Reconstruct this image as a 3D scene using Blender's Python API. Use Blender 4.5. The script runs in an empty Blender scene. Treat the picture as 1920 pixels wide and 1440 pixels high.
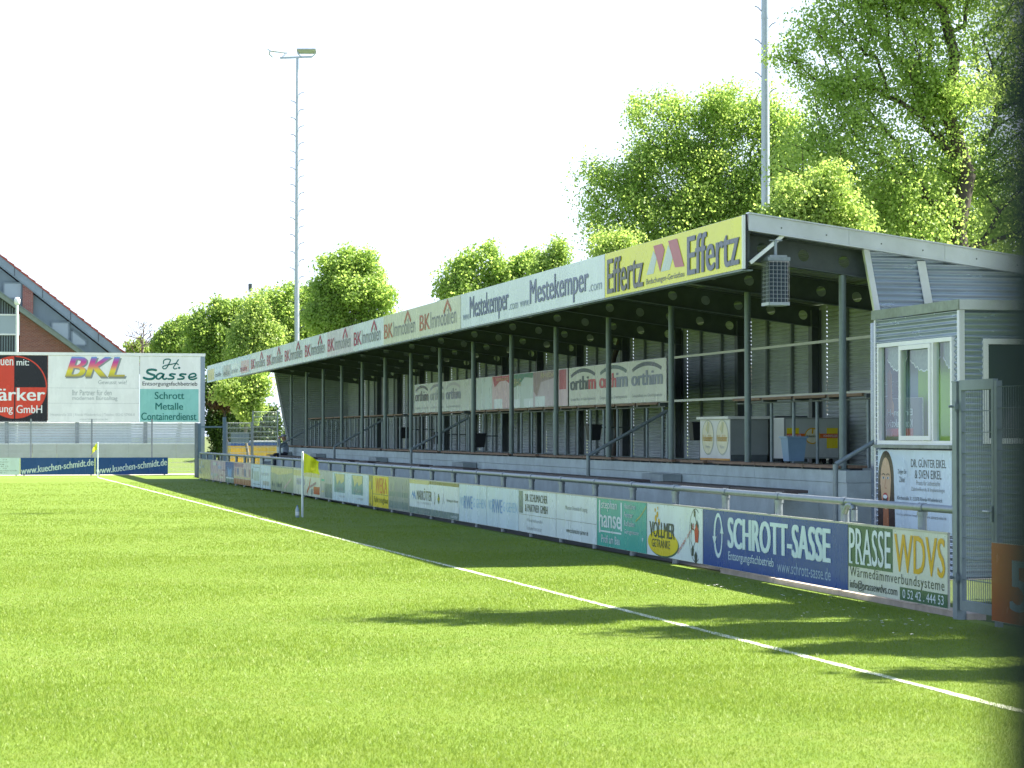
import bpy, math, random
import numpy as np
from mathutils import Vector, Matrix
R = math.radians
random.seed(7)
S = bpy.context.scene
COL = S.collection

# ------------------------------------------------------------------ camera
F, EYE, HZ, UV = 4200.0, 1.85, 813.0, -60.0          # photo pixels (1920 wide), eye height, horizon row, vanishing column of the stand
TH = math.atan((960 - UV) / F); PI_ = math.atan((HZ - 720) / F)
cam = bpy.data.cameras.new("camera"); co = bpy.data.objects.new("camera", cam); COL.objects.link(co)
cam.sensor_width = 36; cam.lens = F / 1920 * 36; cam.clip_end = 2000; cam.clip_start = 0.05
co.location = (0, 0, EYE); co.rotation_euler = (R(90) + PI_, 0, -TH)
cam.dof.use_dof = True; cam.dof.focus_distance = 42; cam.dof.aperture_fstop = 7.0
S.camera = co
FW = np.array([math.sin(TH) * math.cos(PI_), math.cos(TH) * math.cos(PI_), math.sin(PI_)])
RT = np.array([math.cos(TH), -math.sin(TH), 0.0]); UP = np.cross(RT, FW)
C0 = np.array([0, 0, EYE])
def ray(u, v): return FW * F + RT * (u - 960) + UP * (720 - v)
def atX(u, v, x): r = ray(u, v); return C0 + r * (x / r[0])
def atY(u, v, y): r = ray(u, v); return C0 + r * (y / r[1])
def atZ(u, v, z=0.0): r = ray(u, v); return C0 + r * ((z - EYE) / r[2])
def yX(u, x): return atX(u, HZ, x)[1]                 # how far along a plane x = const a column stands

# ------------------------------------------------------------------ sky, sun, exposure
SUN = Vector((4.44, 0.14, 5.0)).normalized()
w = bpy.data.worlds.new("World"); S.world = w; w.use_nodes = True
nt = w.node_tree; bg = nt.nodes["Background"]
sky = nt.nodes.new("ShaderNodeTexSky"); sky.sky_type = 'NISHITA'; sky.sun_disc = False
sky.sun_elevation = math.asin(SUN.z); sky.sun_rotation = math.atan2(SUN.x, SUN.y)
sky.air_density = 1.0; sky.dust_density = 1.0; sky.ozone_density = 1.0
bg.inputs[1].default_value = 0.07
# a bright white veil of spring haze low in the sky, thinning upwards
wtc = nt.nodes.new("ShaderNodeTexCoord"); wsp = nt.nodes.new("ShaderNodeSeparateXYZ"); nt.links.new(wtc.outputs["Generated"], wsp.inputs[0])
wmr = nt.nodes.new("ShaderNodeMapRange"); wmr.interpolation_type = 'SMOOTHSTEP'; wmr.inputs[1].default_value = 0.02; wmr.inputs[2].default_value = 0.62; wmr.inputs[3].default_value = 0.95; wmr.inputs[4].default_value = 0.0
nt.links.new(wsp.outputs[2], wmr.inputs[0]); wmx = nt.nodes.new("ShaderNodeMix"); wmx.data_type = 'RGBA'
nt.links.new(wmr.outputs[0], wmx.inputs[0]); nt.links.new(sky.outputs[0], wmx.inputs[6]); wmx.inputs[7].default_value = (4.95, 5.7, 6.9, 1); nt.links.new(wmx.outputs[2], bg.inputs[0])
sl = bpy.data.lights.new("sun", 'SUN'); sl.energy = 5.0; sl.angle = R(0.55); sl.color = (1.0, 0.93, 0.82)
so = bpy.data.objects.new("sun", sl); COL.objects.link(so)
so.rotation_euler = SUN.to_track_quat('Z', 'Y').to_euler(); so.location = (30, 20, 60)
S.view_settings.view_transform = 'Standard'; S.view_settings.look = 'None'
S.view_settings.exposure = 1.95; S.view_settings.gamma = 1
S.cycles.diffuse_bounces = 8; S.cycles.max_bounces = 16

# ------------------------------------------------------------------ materials
MATS = {}
def mat(name, col, rough=0.6, metal=0.0, nz=0.0, ns=3.0, bump=0.0, bs=40.0, spec=0.5, dirt=0.0, dirtcol=(0.12, 0.11, 0.08), stretch=(1, 1, 1)):
    if name in MATS: return MATS[name]
    m = bpy.data.materials.new(name); m.use_nodes = True; MATS[name] = m
    n = m.node_tree; b = n.nodes["Principled BSDF"]; L = n.links.new
    b.inputs["Base Color"].default_value = (*col, 1); b.inputs["Roughness"].default_value = rough
    b.inputs["Metallic"].default_value = metal; b.inputs["Specular IOR Level"].default_value = spec
    if nz or bump or dirt:
        tc = n.nodes.new("ShaderNodeTexCoord"); mp = n.nodes.new("ShaderNodeMapping"); mp.inputs[3].default_value = stretch
        L(tc.outputs["Object"], mp.inputs[0])
    cur = None
    if nz:
        t = n.nodes.new("ShaderNodeTexNoise"); t.inputs["Scale"].default_value = ns; t.inputs["Detail"].default_value = 6; t.inputs["Roughness"].default_value = 0.65
        L(mp.outputs[0], t.inputs["Vector"])
        r = n.nodes.new("ShaderNodeMapRange"); r.inputs[1].default_value = 0.3; r.inputs[2].default_value = 0.7
        L(t.outputs[0], r.inputs[0])
        mx = n.nodes.new("ShaderNodeMix"); mx.data_type = 'RGBA'
        mx.inputs[6].default_value = (*[c * (1 - nz) for c in col], 1); mx.inputs[7].default_value = (*[min(1, c * (1 + nz)) for c in col], 1)
        L(r.outputs[0], mx.inputs[0]); cur = mx.outputs[2]
        r2 = n.nodes.new("ShaderNodeMapRange"); r2.inputs[3].default_value = max(0.03, rough - 0.08); r2.inputs[4].default_value = min(1, rough + 0.1)
        L(t.outputs[0], r2.inputs[0]); L(r2.outputs[0], b.inputs["Roughness"])
    if dirt:
        t = n.nodes.new("ShaderNodeTexNoise"); t.inputs["Scale"].default_value = 1.7; t.inputs["Detail"].default_value = 9; t.inputs["Roughness"].default_value = 0.75
        L(mp.outputs[0], t.inputs["Vector"])
        r = n.nodes.new("ShaderNodeMapRange"); r.inputs[1].default_value = 0.5; r.inputs[2].default_value = 0.75; r.inputs[4].default_value = dirt
        L(t.outputs[0], r.inputs[0])
        mx = n.nodes.new("ShaderNodeMix"); mx.data_type = 'RGBA'; mx.inputs[6].default_value = (*col, 1); mx.inputs[7].default_value = (*dirtcol, 1)
        if cur: L(cur, mx.inputs[6])
        L(r.outputs[0], mx.inputs[0]); cur = mx.outputs[2]
    if cur: L(cur, b.inputs["Base Color"])
    if bump:
        t = n.nodes.new("ShaderNodeTexNoise"); t.inputs["Scale"].default_value = bs; t.inputs["Detail"].default_value = 5
        L(mp.outputs[0], t.inputs["Vector"])
        bp = n.nodes.new("ShaderNodeBump"); bp.inputs[0].default_value = bump; bp.inputs[1].default_value = 0.02
        L(t.outputs[0], bp.inputs["Height"]); L(bp.outputs[0], b.inputs["Normal"])
    return m
def paint(name, col, rough=0.26, dirt=0.24, nz=0.07):
    return mat("print " + name, col, rough, nz=nz, ns=1.2, spec=0.35, dirt=dirt, dirtcol=(0.25, 0.24, 0.19), stretch=(1, 1, 0.45), bump=0.25, bs=1.3)
def leafmat(name, c1, c2, trans=0.45, scale=0.5):
    m = bpy.data.materials.new(name); m.use_nodes = True; n = m.node_tree; L = n.links.new
    b = n.nodes["Principled BSDF"]; out = n.nodes["Material Output"]
    g = n.nodes.new("ShaderNodeNewGeometry"); tc = n.nodes.new("ShaderNodeTexCoord")
    t = n.nodes.new("ShaderNodeTexNoise"); t.inputs["Scale"].default_value = scale; t.inputs["Detail"].default_value = 3
    L(tc.outputs["Object"], t.inputs["Vector"])
    ad = n.nodes.new("ShaderNodeMath"); ad.operation = 'ADD'; L(g.outputs["Random Per Island"], ad.inputs[0]); L(t.outputs[0], ad.inputs[1])
    r = n.nodes.new("ShaderNodeMapRange"); r.inputs[1].default_value = 0.3; r.inputs[2].default_value = 1.3; L(ad.outputs[0], r.inputs[0])
    mx = n.nodes.new("ShaderNodeMix"); mx.data_type = 'RGBA'; mx.inputs[6].default_value = (*c1, 1); mx.inputs[7].default_value = (*c2, 1)
    L(r.outputs[0], mx.inputs[0]); L(mx.outputs[2], b.inputs["Base Color"]); b.inputs["Roughness"].default_value = 0.45
    b.inputs["Specular IOR Level"].default_value = 0.35
    tr = n.nodes.new("ShaderNodeBsdfTranslucent")
    h = n.nodes.new("ShaderNodeMix"); h.data_type = 'RGBA'; h.blend_type = 'MULTIPLY'; h.inputs[0].default_value = 1
    L(mx.outputs[2], h.inputs[6]); h.inputs[7].default_value = (1.15, 1.13, 0.85, 1); L(h.outputs[2], tr.inputs[0])
    ms = n.nodes.new("ShaderNodeMixShader"); ms.inputs[0].default_value = trans
    L(b.outputs[0], ms.inputs[1]); L(tr.outputs[0], ms.inputs[2]); L(ms.outputs[0], out.inputs[0])
    return m

# ------------------------------------------------------------------ mesh helpers
def tag(o, label=None, cat=None, group=None, kind=None):
    if label: o["label"] = label
    if cat: o["category"] = cat
    if group: o["group"] = group
    if kind: o["kind"] = kind
    return o
def empty(name, loc=(0, 0, 0), rz=0.0, label=None, cat=None, group=None):
    o = bpy.data.objects.new(name, None); COL.objects.link(o); o.location = loc; o.rotation_euler = (0, 0, rz); o.empty_display_size = 0.2
    return tag(o, label, cat, group)
def copy_tree(o, parent=None):
    c = o.copy(); COL.objects.link(c); c.parent = parent
    for ch in [q for q in COL.objects if q.parent == o]: copy_tree(ch, c)
    return c
class MB:
    def __init__(s): s.v = []; s.f = []; s.mi = []; s.sm = []; s.mats = []
    def m(s, mt):
        if mt not in s.mats: s.mats.append(mt)
        return s.mats.index(mt)
    def add(s, vs, fs, mt, smooth=False):
        k = len(s.v); i = s.m(mt); s.v.extend([tuple(map(float, q)) for q in vs])
        for f in fs: s.f.append(tuple(k + q for q in f)); s.mi.append(i); s.sm.append(smooth)
    def box(s, x0, y0, z0, x1, y1, z1, mt):
        s.add([(x, y, z) for x in (x0, x1) for y in (y0, y1) for z in (z0, z1)],
              [(0, 1, 3, 2), (4, 6, 7, 5), (0, 4, 5, 1), (2, 3, 7, 6), (0, 2, 6, 4), (1, 5, 7, 3)], mt)
    def bar(s, p, q, w, h, mt, up=(0, 0, 1)):
        p, q = Vector(p), Vector(q); d = (q - p).normalized(); up = Vector(up)
        a = d.cross(up)
        if a.length < 1e-4: a = d.cross(Vector((1, 0, 0)))
        a.normalize(); b = a.cross(d); a *= w / 2; b *= h / 2
        vs = [e + i * a + j * b for e in (p, q) for i in (-1, 1) for j in (-1, 1)]
        s.add(vs, [(0, 1, 3, 2), (4, 6, 7, 5), (0, 4, 5, 1), (2, 3, 7, 6), (0, 2, 6, 4), (1, 5, 7, 3)], mt)
    def tube(s, p, q, r0, mt, r1=None, n=10, cap=True):
        p, q = Vector(p), Vector(q); r1 = r0 if r1 is None else r1; d = (q - p).normalized()
        a = d.orthogonal().normalized(); b = d.cross(a)
        ring = [(math.cos(2 * math.pi * i / n) * a + math.sin(2 * math.pi * i / n) * b) for i in range(n)]
        s.add([p + e * r0 for e in ring] + [q + e * r1 for e in ring], [(i, (i + 1) % n, n + (i + 1) % n, n + i) for i in range(n)], mt, True)
        if cap:
            s.add([p + e * r0 for e in ring], [tuple(range(n))[::-1]], mt); s.add([q + e * r1 for e in ring], [tuple(range(n))], mt)
    def path(s, pts, r, mt, n=8):
        for a, b in zip(pts, pts[1:]): s.tube(a, b, r, mt, n=n)
    def lathe(s, prof, mt, n=16, c=(0, 0, 0)):
        vs = [(c[0] + r * math.cos(2 * math.pi * i / n), c[1] + r * math.sin(2 * math.pi * i / n), c[2] + z) for r, z in prof for i in range(n)]
        s.add(vs, [(j * n + i, j * n + (i + 1) % n, (j + 1) * n + (i + 1) % n, (j + 1) * n + i) for j in range(len(prof) - 1) for i in range(n)], mt, True)
    def prism(s, poly, axis, a0, a1, mt):
        """poly of 2-D points extruded along an axis ('x': poly is (y,z); 'y': poly is (x,z); 'z': poly is (x,y))"""
        def P(q, a): return {'x': (a, q[0], q[1]), 'y': (q[0], a, q[1]), 'z': (q[0], q[1], a)}[axis]
        n = len(poly); vs = [P(q, a0) for q in poly] + [P(q, a1) for q in poly]
        s.add(vs, [tuple(range(n)), tuple(range(2 * n - 1, n - 1, -1))] + [(i, n + i, n + (i + 1) % n, (i + 1) % n) for i in range(n)], mt)
    def build(s, name, parent=None, loc=(0, 0, 0), rz=0.0):
        me = bpy.data.meshes.new(name); me.from_pydata(s.v, [], s.f)
        for q in s.mats: me.materials.append(q)
        me.polygons.foreach_set("material_index", s.mi); me.polygons.foreach_set("use_smooth", s.sm)
        me.update()
        o = bpy.data.objects.new(name, me); COL.objects.link(o); o.location = loc; o.rotation_euler = (0, 0, rz)
        if parent: o.parent = parent
        return o
def corr(mb, p0, p1, z0, z1, mt, amp=0.014, per=0.076, nrm=(0, -1), seg=6, topz=None):
    """sheet with horizontal corrugations between ground points p0 and p1"""
    k = max(2, int(round((z1 - z0) / per * seg))); vs = []; fs = []
    for i in range(k + 1):
        z = z0 + (z1 - z0) * i / k; a = amp * math.sin(2 * math.pi * (z - z0) / per)
        vs += [(p0[0] + nrm[0] * a, p0[1] + nrm[1] * a, z), (p1[0] + nrm[0] * a, p1[1] + nrm[1] * a, z)]
        if i: fs.append((2 * i - 2, 2 * i - 1, 2 * i + 1, 2 * i))
    mb.add(vs, fs, mt, True)

_glyph = {}
def glyphs(txt, bold=0.0, shear=0.0, spacing=1.0):
    key = (txt, bold, shear, spacing)
    if key not in _glyph:
        cu = bpy.data.curves.new("t", 'FONT'); cu.body = txt; cu.size = 1; cu.offset = bold; cu.shear = shear; cu.resolution_u = 3
        cu.space_character = spacing; cu.align_x = 'LEFT'
        ob = bpy.data.objects.new("t", cu); me = bpy.data.meshes.new_from_object(ob)
        v = [(q.co.x, q.co.y) for q in me.vertices]; f = [tuple(p.vertices) for p in me.polygons]
        bpy.data.objects.remove(ob); bpy.data.curves.remove(cu); bpy.data.meshes.remove(me)
        _glyph[key] = (v, f)
    return _glyph[key]
class Sign(MB):
    """a flat board in local coordinates: x along it (right as seen), z up, y = 0 its front, printing a few mm proud"""
    LAY = 0.003
    def y(s, l): return -s.LAY * l
    def face(s, poly, mt, l=1): s.add([(x, s.y(l), z) for x, z in poly], [tuple(range(len(poly)))], mt)
    def rect(s, x0, z0, x1, z1, mt, l=1): s.face([(x0, z0), (x1, z0), (x1, z1), (x0, z1)], mt, l)
    def text(s, t, x0, z0, x1, z1, mt, l=2, bold=0.0, shear=0.0, rise=0.0, spacing=1.0):
        strike = bold * 0.7 if bold >= 0.008 else 0; bold = 0.0
        v, f = glyphs(t, bold, shear, spacing)
        if not v: return
        xs = [q[0] for q in v]; ys = [q[1] for q in v]; ax, bx, ay, by = min(xs), max(xs), min(ys), max(ys)
        out = []
        for a, b in v:
            X = x0 + (a - ax) / (bx - ax) * (x1 - x0); Z = z0 + (b - ay) / (by - ay) * (z1 - z0) + rise * (X - x0)
            out.append((X, s.y(l), Z))
        s.add(out, f, mt)
        if strike:      # heavier weight: the same letters struck again a hair to each side
            w_ = strike * (x1 - x0) / (bx - ax)
            for k, e in enumerate((-w_, w_, -w_ / 2, w_ / 2)[:2 if strike < 0.03 else 4]): s.add([(a + e, b - s.LAY * 0.3 * (k + 1), c) for a, b, c in out], f, mt)
    def disc(s, cx, cz, rx, rz, mt, l=1, n=40): s.face([(cx + rx * math.cos(2 * math.pi * i / n), cz + rz * math.sin(2 * math.pi * i / n)) for i in range(n)], mt, l)
    def arc(s, cx, cz, rx, rz, a0, a1, wd, mt, l=2, n=28, wd1=None):
        wd1 = wd if wd1 is None else wd1; vs = []; fs = []
        for i in range(n + 1):
            a = R(a0 + (a1 - a0) * i / n); k = wd + (wd1 - wd) * i / n
            vs += [(cx + (rx - k / 2) * math.cos(a), s.y(l), cz + (rz - k / 2) * math.sin(a)), (cx + (rx + k / 2) * math.cos(a), s.y(l), cz + (rz + k / 2) * math.sin(a))]
            if i: fs.append((2 * i - 2, 2 * i - 1, 2 * i + 1, 2 * i))
        s.add(vs, fs, mt)
    def stroke(s, pts, wd, mt, l=2, n=10, smoothit=True):
        P = [Vector(q) for q in pts]
        if smoothit and len(P) > 2:
            Q = []
            E = [2 * P[0] - P[1]] + P + [2 * P[-1] - P[-2]]
            for i in range(1, len(E) - 2):
                for k in range(7):
                    t = k / 7; a, b, c, d = E[i - 1:i + 3]
                    Q.append(0.5 * ((2 * b) + (c - a) * t + (2 * a - 5 * b + 4 * c - d) * t * t + (3 * b - a - 3 * c + d) * t ** 3))
            P = Q + [P[-1]]
        vs = []; fs = []
        for i, q in enumerate(P):
            d = (P[min(i + 1, len(P) - 1)] - P[max(i - 1, 0)]).normalized(); nn = Vector((-d.y, d.x)) * wd / 2
            vs += [(q.x - nn.x, s.y(l), q.y - nn.y), (q.x + nn.x, s.y(l), q.y + nn.y)]
            if i: fs.append((2 * i - 2, 2 * i - 1, 2 * i + 1, 2 * i))
        s.add(vs, fs, mt)
        for q in (P[0], P[-1]): s.disc(q.x, q.y, wd / 2, wd / 2, mt, l + 0.2, 14)
    def slab(s, W, H, th, face, edge):
        s.box(0, 0.0, 0, W, th, H, edge); s.rect(0.004, 0.004, W - 0.004, H - 0.004, face, 1)
def fast_mesh(name, V, faces, mt, parent=None, smooth=False, loc=(0, 0, 0)):
    V = np.asarray(V, np.float32); faces = np.asarray(faces, np.int32); k = faces.shape[1]
    me = bpy.data.meshes.new(name); me.vertices.add(len(V)); me.vertices.foreach_set("co", V.ravel())
    me.loops.add(faces.size); me.loops.foreach_set("vertex_index", faces.ravel())
    me.polygons.add(len(faces)); me.polygons.foreach_set("loop_start", np.arange(0, faces.size, k, dtype=np.int32))
    try: me.polygons.foreach_set("loop_total", np.full(len(faces), k, np.int32))
    except Exception: pass
    me.polygons.foreach_set("use_smooth", np.full(len(faces), smooth)); me.materials.append(mt); me.update(); me.validate()
    o = bpy.data.objects.new(name, me); COL.objects.link(o); o.location = loc
    if parent: o.parent = parent
    return o

# common materials
GALV = mat("galvanised steel", (0.25, 0.29, 0.325), 0.45, 0.6, nz=0.16, ns=14)
GALV_DULL = mat("weathered galvanised steel", (0.22, 0.27, 0.29), 0.5, 0.4, nz=0.18, ns=9)
STEEL_DARK = mat("dark painted steel", (0.07, 0.09, 0.095), 0.5, nz=0.2, ns=5)
SHEET = mat("aluminium corrugated sheet", (0.36, 0.43, 0.52), 0.24, 0.6, nz=0.10, ns=2.5, dirt=0.35, dirtcol=(0.16, 0.15, 0.13), stretch=(0.5, 0.5, 3))
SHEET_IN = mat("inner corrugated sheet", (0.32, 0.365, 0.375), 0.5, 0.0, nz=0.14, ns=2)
ALU = mat("aluminium trim", (0.60, 0.63, 0.68), 0.38, 0.6, nz=0.06, ns=3, dirt=0.15, dirtcol=(0.2, 0.2, 0.2))
CONC = mat("concrete", (0.40, 0.475, 0.48), 0.85, nz=0.16, ns=2.2, bump=0.25, bs=30, dirt=0.35, dirtcol=(0.2, 0.21, 0.2))
CONC_SHADE = mat("shade-toned concrete", (0.26, 0.31, 0.32), 0.85, nz=0.2, ns=3, bump=0.25, bs=30)  # half steps: shade of their end faces painted into the concrete colour
WOOD = mat("weathered brown timber", (0.20, 0.13, 0.085), 0.7, nz=0.35, ns=6, bump=0.3, bs=30, stretch=(6, 0.6, 6))
WOOD_D = mat("dark bench timber", (0.09, 0.075, 0.075), 0.65, nz=0.3, ns=6, stretch=(6, 0.6, 6))
WHITE_PL = mat("white plastic frame", (0.80, 0.82, 0.83), 0.35, nz=0.04, ns=4, dirt=0.12)
BLACK = mat("black plastic", (0.012, 0.014, 0.018), 0.45, nz=0.2, ns=10)
YELLOW = mat("yellow flag cloth", (0.70, 0.72, 0.02), 0.7, nz=0.08, ns=6)
EDGE = mat("board edge aluminium", (0.45, 0.46, 0.42), 0.45, 0.5, nz=0.12, ns=6)
# ------------------------------------------------------------------ ground, pitch, lines, walkway
def grassmat(name, c1, c2, c3):
    m = bpy.data.materials.new(name); m.use_nodes = True; n = m.node_tree; L = n.links.new; b = n.nodes["Principled BSDF"]
    tc = n.nodes.new("ShaderNodeTexCoord")
    def noise(sc, st=(1, 1, 1), det=6, rg=0.6):
        mp = n.nodes.new("ShaderNodeMapping"); mp.inputs[3].default_value = st; L(tc.outputs["Object"], mp.inputs[0])
        t = n.nodes.new("ShaderNodeTexNoise"); t.inputs["Scale"].default_value = sc; t.inputs["Detail"].default_value = det; t.inputs["Roughness"].default_value = rg
        L(mp.outputs[0], t.inputs["Vector"]); return t.outputs[0]
    def rng(o, a, bb, lo=0, hi=1):
        r = n.nodes.new("ShaderNodeMapRange"); r.inputs[1].default_value = a; r.inputs[2].default_value = bb; r.inputs[3].default_value = lo; r.inputs[4].default_value = hi; L(o, r.inputs[0]); return r.outputs[0]
    def mix(fac, a, bb):
        x = n.nodes.new("ShaderNodeMix"); x.data_type = 'RGBA'; L(fac, x.inputs[0])
        for i, q in ((6, a), (7, bb)):
            if isinstance(q, tuple): x.inputs[i].default_value = (*q, 1)
            else: L(q, x.inputs[i])
        return x.outputs[2]
    big = mix(rng(noise(0.35, (0.6, 1.6, 1), 5, 0.6), 0.35, 0.65), c1, c2)
    mid = mix(rng(noise(2.2, (1, 1, 1), 8, 0.75), 0.42, 0.72, 0, 0.8), big, c3)
    wv = n.nodes.new("ShaderNodeTexWave"); wv.bands_direction = 'Y'; wv.inputs["Scale"].default_value = 0.10; wv.inputs["Distortion"].default_value = 1.6; wv.inputs["Detail"].default_value = 2.0; L(tc.outputs["Object"], wv.inputs["Vector"])
    mid = mix(rng(wv.outputs[1], 0.3, 0.7, 0.0, 0.45), mid, c2)      # faint mowing bands across the pitch
    fine = mix(rng(noise(55, (1, 1, 1), 4, 0.7), 0.3, 0.62, 0.55, 0), mid, tuple(q * 0.45 for q in c1))
    L(fine, b.inputs["Base Color"]); b.inputs["Roughness"].default_value = 0.75; b.inputs["Specular IOR Level"].default_value = 0.25
    bp = n.nodes.new("ShaderNodeBump"); bp.inputs[0].default_value = 0.7; bp.inputs[1].default_value = 0.03
    L(noise(60, (1, 1, 1), 4, 0.7), bp.inputs["Height"]); L(bp.outputs[0], b.inputs["Normal"])
    return m
G1, G2, G3 = (0.130, 0.226, 0.018), (0.170, 0.266, 0.028), (0.24, 0.29, 0.06)
GRASS = grassmat("mown grass", G1, G2, G3)
EARTH = grassmat("rough ground", (0.10, 0.15, 0.04), (0.13, 0.17, 0.05), (0.17, 0.16, 0.09))
MEADOW = grassmat("shade-toned meadow", (0.05, 0.09, 0.015), (0.07, 0.11, 0.02), (0.09, 0.11, 0.03))  # verge grass with tree shade put into a darker base colour
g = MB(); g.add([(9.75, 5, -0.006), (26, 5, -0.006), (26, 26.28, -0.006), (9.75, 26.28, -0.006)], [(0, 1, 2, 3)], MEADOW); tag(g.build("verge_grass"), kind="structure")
g = MB(); g.box(-900, -400, -1.0, 900, 1500, -0.012, EARTH); tag(g.build("ground"), kind="structure")
g = MB(); g.add([(-75, -12, 0), (9.75, -12, 0), (9.75, 101, 0), (-75, 101, 0)], [(0, 1, 2, 3)], GRASS); tag(g.build("pitch"), kind="structure")
# worn chalk line: an uneven ribbon
LINE = mat("chalk line", (0.62, 0.66, 0.52), 0.9, nz=0.35, ns=22, dirt=0.9, dirtcol=(0.16, 0.27, 0.05))
TL = [(6.86, 4.0), (6.819, 13.92), (6.742, 18.92), (6.55, 30.07), (6.174, 49.5), (5.367, 94.0), (5.33, 95.9)]
def tlx(y): return float(np.interp(y, [q[1] for q in TL], [q[0] for q in TL]))
g = MB(); vs = []; fs = []
ys = np.arange(4, 95.9, 0.18)
for i, y in enumerate(ys):
    a, b2 = 0.042 + 0.012 * random.uniform(-1, 1), 0.042 + 0.012 * random.uniform(-1, 1)
    vs += [(tlx(y) - a, y, 0.004), (tlx(y) + b2, y, 0.004)]
    if i: fs.append((2 * i - 2, 2 * i - 1, 2 * i + 1, 2 * i))
g.add(vs, fs, LINE); tag(g.build("touchline"), kind="structure")
g = MB(); g.box(-62, 95.75, 0.003, 5.25, 95.87, 0.004, LINE); tag(g.build("goal_line"), kind="structure")
PAVE = mat("grey paving", (0.12, 0.12, 0.115), 0.9, nz=0.25, ns=4, bump=0.3)
g = MB(); g.add([(9.9, 26.3, 0.0), (18, 26.3, 0.0), (18, 96, 0.0), (9.3, 96, 0.0)], [(0, 1, 2, 3)], PAVE); tag(g.build("walkway"), kind="structure")

# grass blades: single leaves over the part of the pitch the camera stands nearest to
rng = np.random.default_rng(3)
def blades():
    P = []; 
    for y0, y1, dens, wd in ((11.0, 17, 5200, 0.0038), (17, 24, 2600, 0.005), (24, 34, 1700, 0.0058), (34, 44, 850, 0.008), (44, 56, 420, 0.011), (56, 70, 200, 0.014), (70, 86, 90, 0.018)):
        x0, x1 = -2.6, 10.0
        xl0 = -9.0
        n = int((y1 - y0) * (x1 - xl0) * dens); x = rng.uniform(xl0, x1, n); y = rng.uniform(y0, y1, n)
        edge = y * 0.012 - 1.6; keep = (x < 9.55) & (x < y * 0.50 + 2.0) & (rng.random(n) < np.clip((x - edge + 6.5) / 6.5, 0, 1) ** 1.5)
        x, y = x[keep], y[keep]
        # thinner on the line and clumped by a slow wave
        ln = np.abs(x - np.interp(y, [q[1] for q in TL], [q[0] for q in TL])) < 0.06
        k2 = ~(ln & (rng.random(len(x)) < 0.25)); x, y = x[k2], y[k2]
        P.append(np.stack([x, y, np.full(len(x), wd)], 1))
    P = np.concatenate(P); n = len(P)
    a = rng.uniform(0, 2 * np.pi, n); h = rng.uniform(0.012, 0.030, n) * (0.85 + 0.25 * np.sin(P[:, 0] * 1.3 + np.sin(P[:, 1] * 0.9) * 2)); w_ = P[:, 2] * rng.uniform(0.7, 1.3, n)
    lean = rng.uniform(0.1, 0.9, n) * h; la = rng.uniform(0, 2 * np.pi, n)
    V = np.zeros((n, 3, 3), np.float32)
    V[:, 0, 0] = P[:, 0] - np.cos(a) * w_ / 2; V[:, 0, 1] = P[:, 1] - np.sin(a) * w_ / 2
    V[:, 1, 0] = P[:, 0] + np.cos(a) * w_ / 2; V[:, 1, 1] = P[:, 1] + np.sin(a) * w_ / 2
    V[:, 2, 0] = P[:, 0] + np.cos(la) * lean; V[:, 2, 1] = P[:, 1] + np.sin(la) * lean; V[:, 2, 2] = h
    return V.reshape(-1, 3), np.arange(3 * n).reshape(-1, 3)
BLADE = leafmat("grass blade", (0.132, 0.226, 0.019), (0.225, 0.308, 0.040), 0.35, 0.35)
bv, bf = blades()
tag(fast_mesh("grass", bv, bf, BLADE), "short mown blades of grass covering the near part of the pitch", "grass", kind="stuff")
# daisies and litter of petals by the fence
PETAL = mat("white petal", (0.75, 0.75, 0.72), 0.8)
g = MB()
for i in range(70):
    c = random.choice([(1500, 1118), (1560, 1142), (1640, 1165), (1400, 1100), (1330, 1085), (1700, 1170)])
    p = atZ(c[0] + random.gauss(0, 45), c[1] + random.gauss(0, 9), 0.045); r_ = random.uniform(0.008, 0.02)
    if p[0] < 9.5:
        g.add([(p[0] + r_ * math.cos(t), p[1] + r_ * math.sin(t), p[2] + 0.006 * math.sin(3 * t)) for t in [k * math.pi / 3 for k in range(6)]], [(0, 1, 2, 3, 4, 5)], PETAL)
tag(g.build("daisies"), "tiny white daisies scattered in the grass below the boards", "flowers", kind="stuff")
# grass bank rising behind the far goal line fence
BANK = grassmat("bank grass", (0.11, 0.19, 0.03), (0.15, 0.22, 0.04), (0.2, 0.22, 0.08))
g = MB(); g.prism([(104.6, -0.05), (108.6, 0.68), (130, 0.72), (130, -0.05)], 'x', -70, 11.6, BANK); tag(g.build("grass_bank"), kind="structure")
PATH = mat("sandy gravel path", (0.42, 0.37, 0.32), 0.95, nz=0.15, ns=8, bump=0.4)
g = MB(); g.add([(-75, 101, 0.0), (13, 101, 0.0), (13, 104.6, 0.0), (-75, 104.6, 0.0)], [(0, 1, 2, 3)], PATH); tag(g.build("path"), kind="structure")
# ------------------------------------------------------------------ grandstand
Y0, Y1 = 30.4, 92.6            # roof ends
XF, XB = 10.8, 15.4            # fascia, back wall
BAY = 4.13; POSTY = [30.86 + BAY * k for k in range(15)]
ZF = 4.98; SL = -0.128         # roof top height at the fascia and its slope per metre
def rz_(x, off=0.0): return ZF + SL * (x - XF) + off
stand = empty("grandstand", (0, 0, 0), label="long low covered grandstand with dark steel rafters, corrugated walls and concrete steps", cat="grandstand")
ROOFM = mat("roof sheet", (0.25, 0.28, 0.27), 0.5, 0.1, nz=0.15, ns=1.5)
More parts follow.
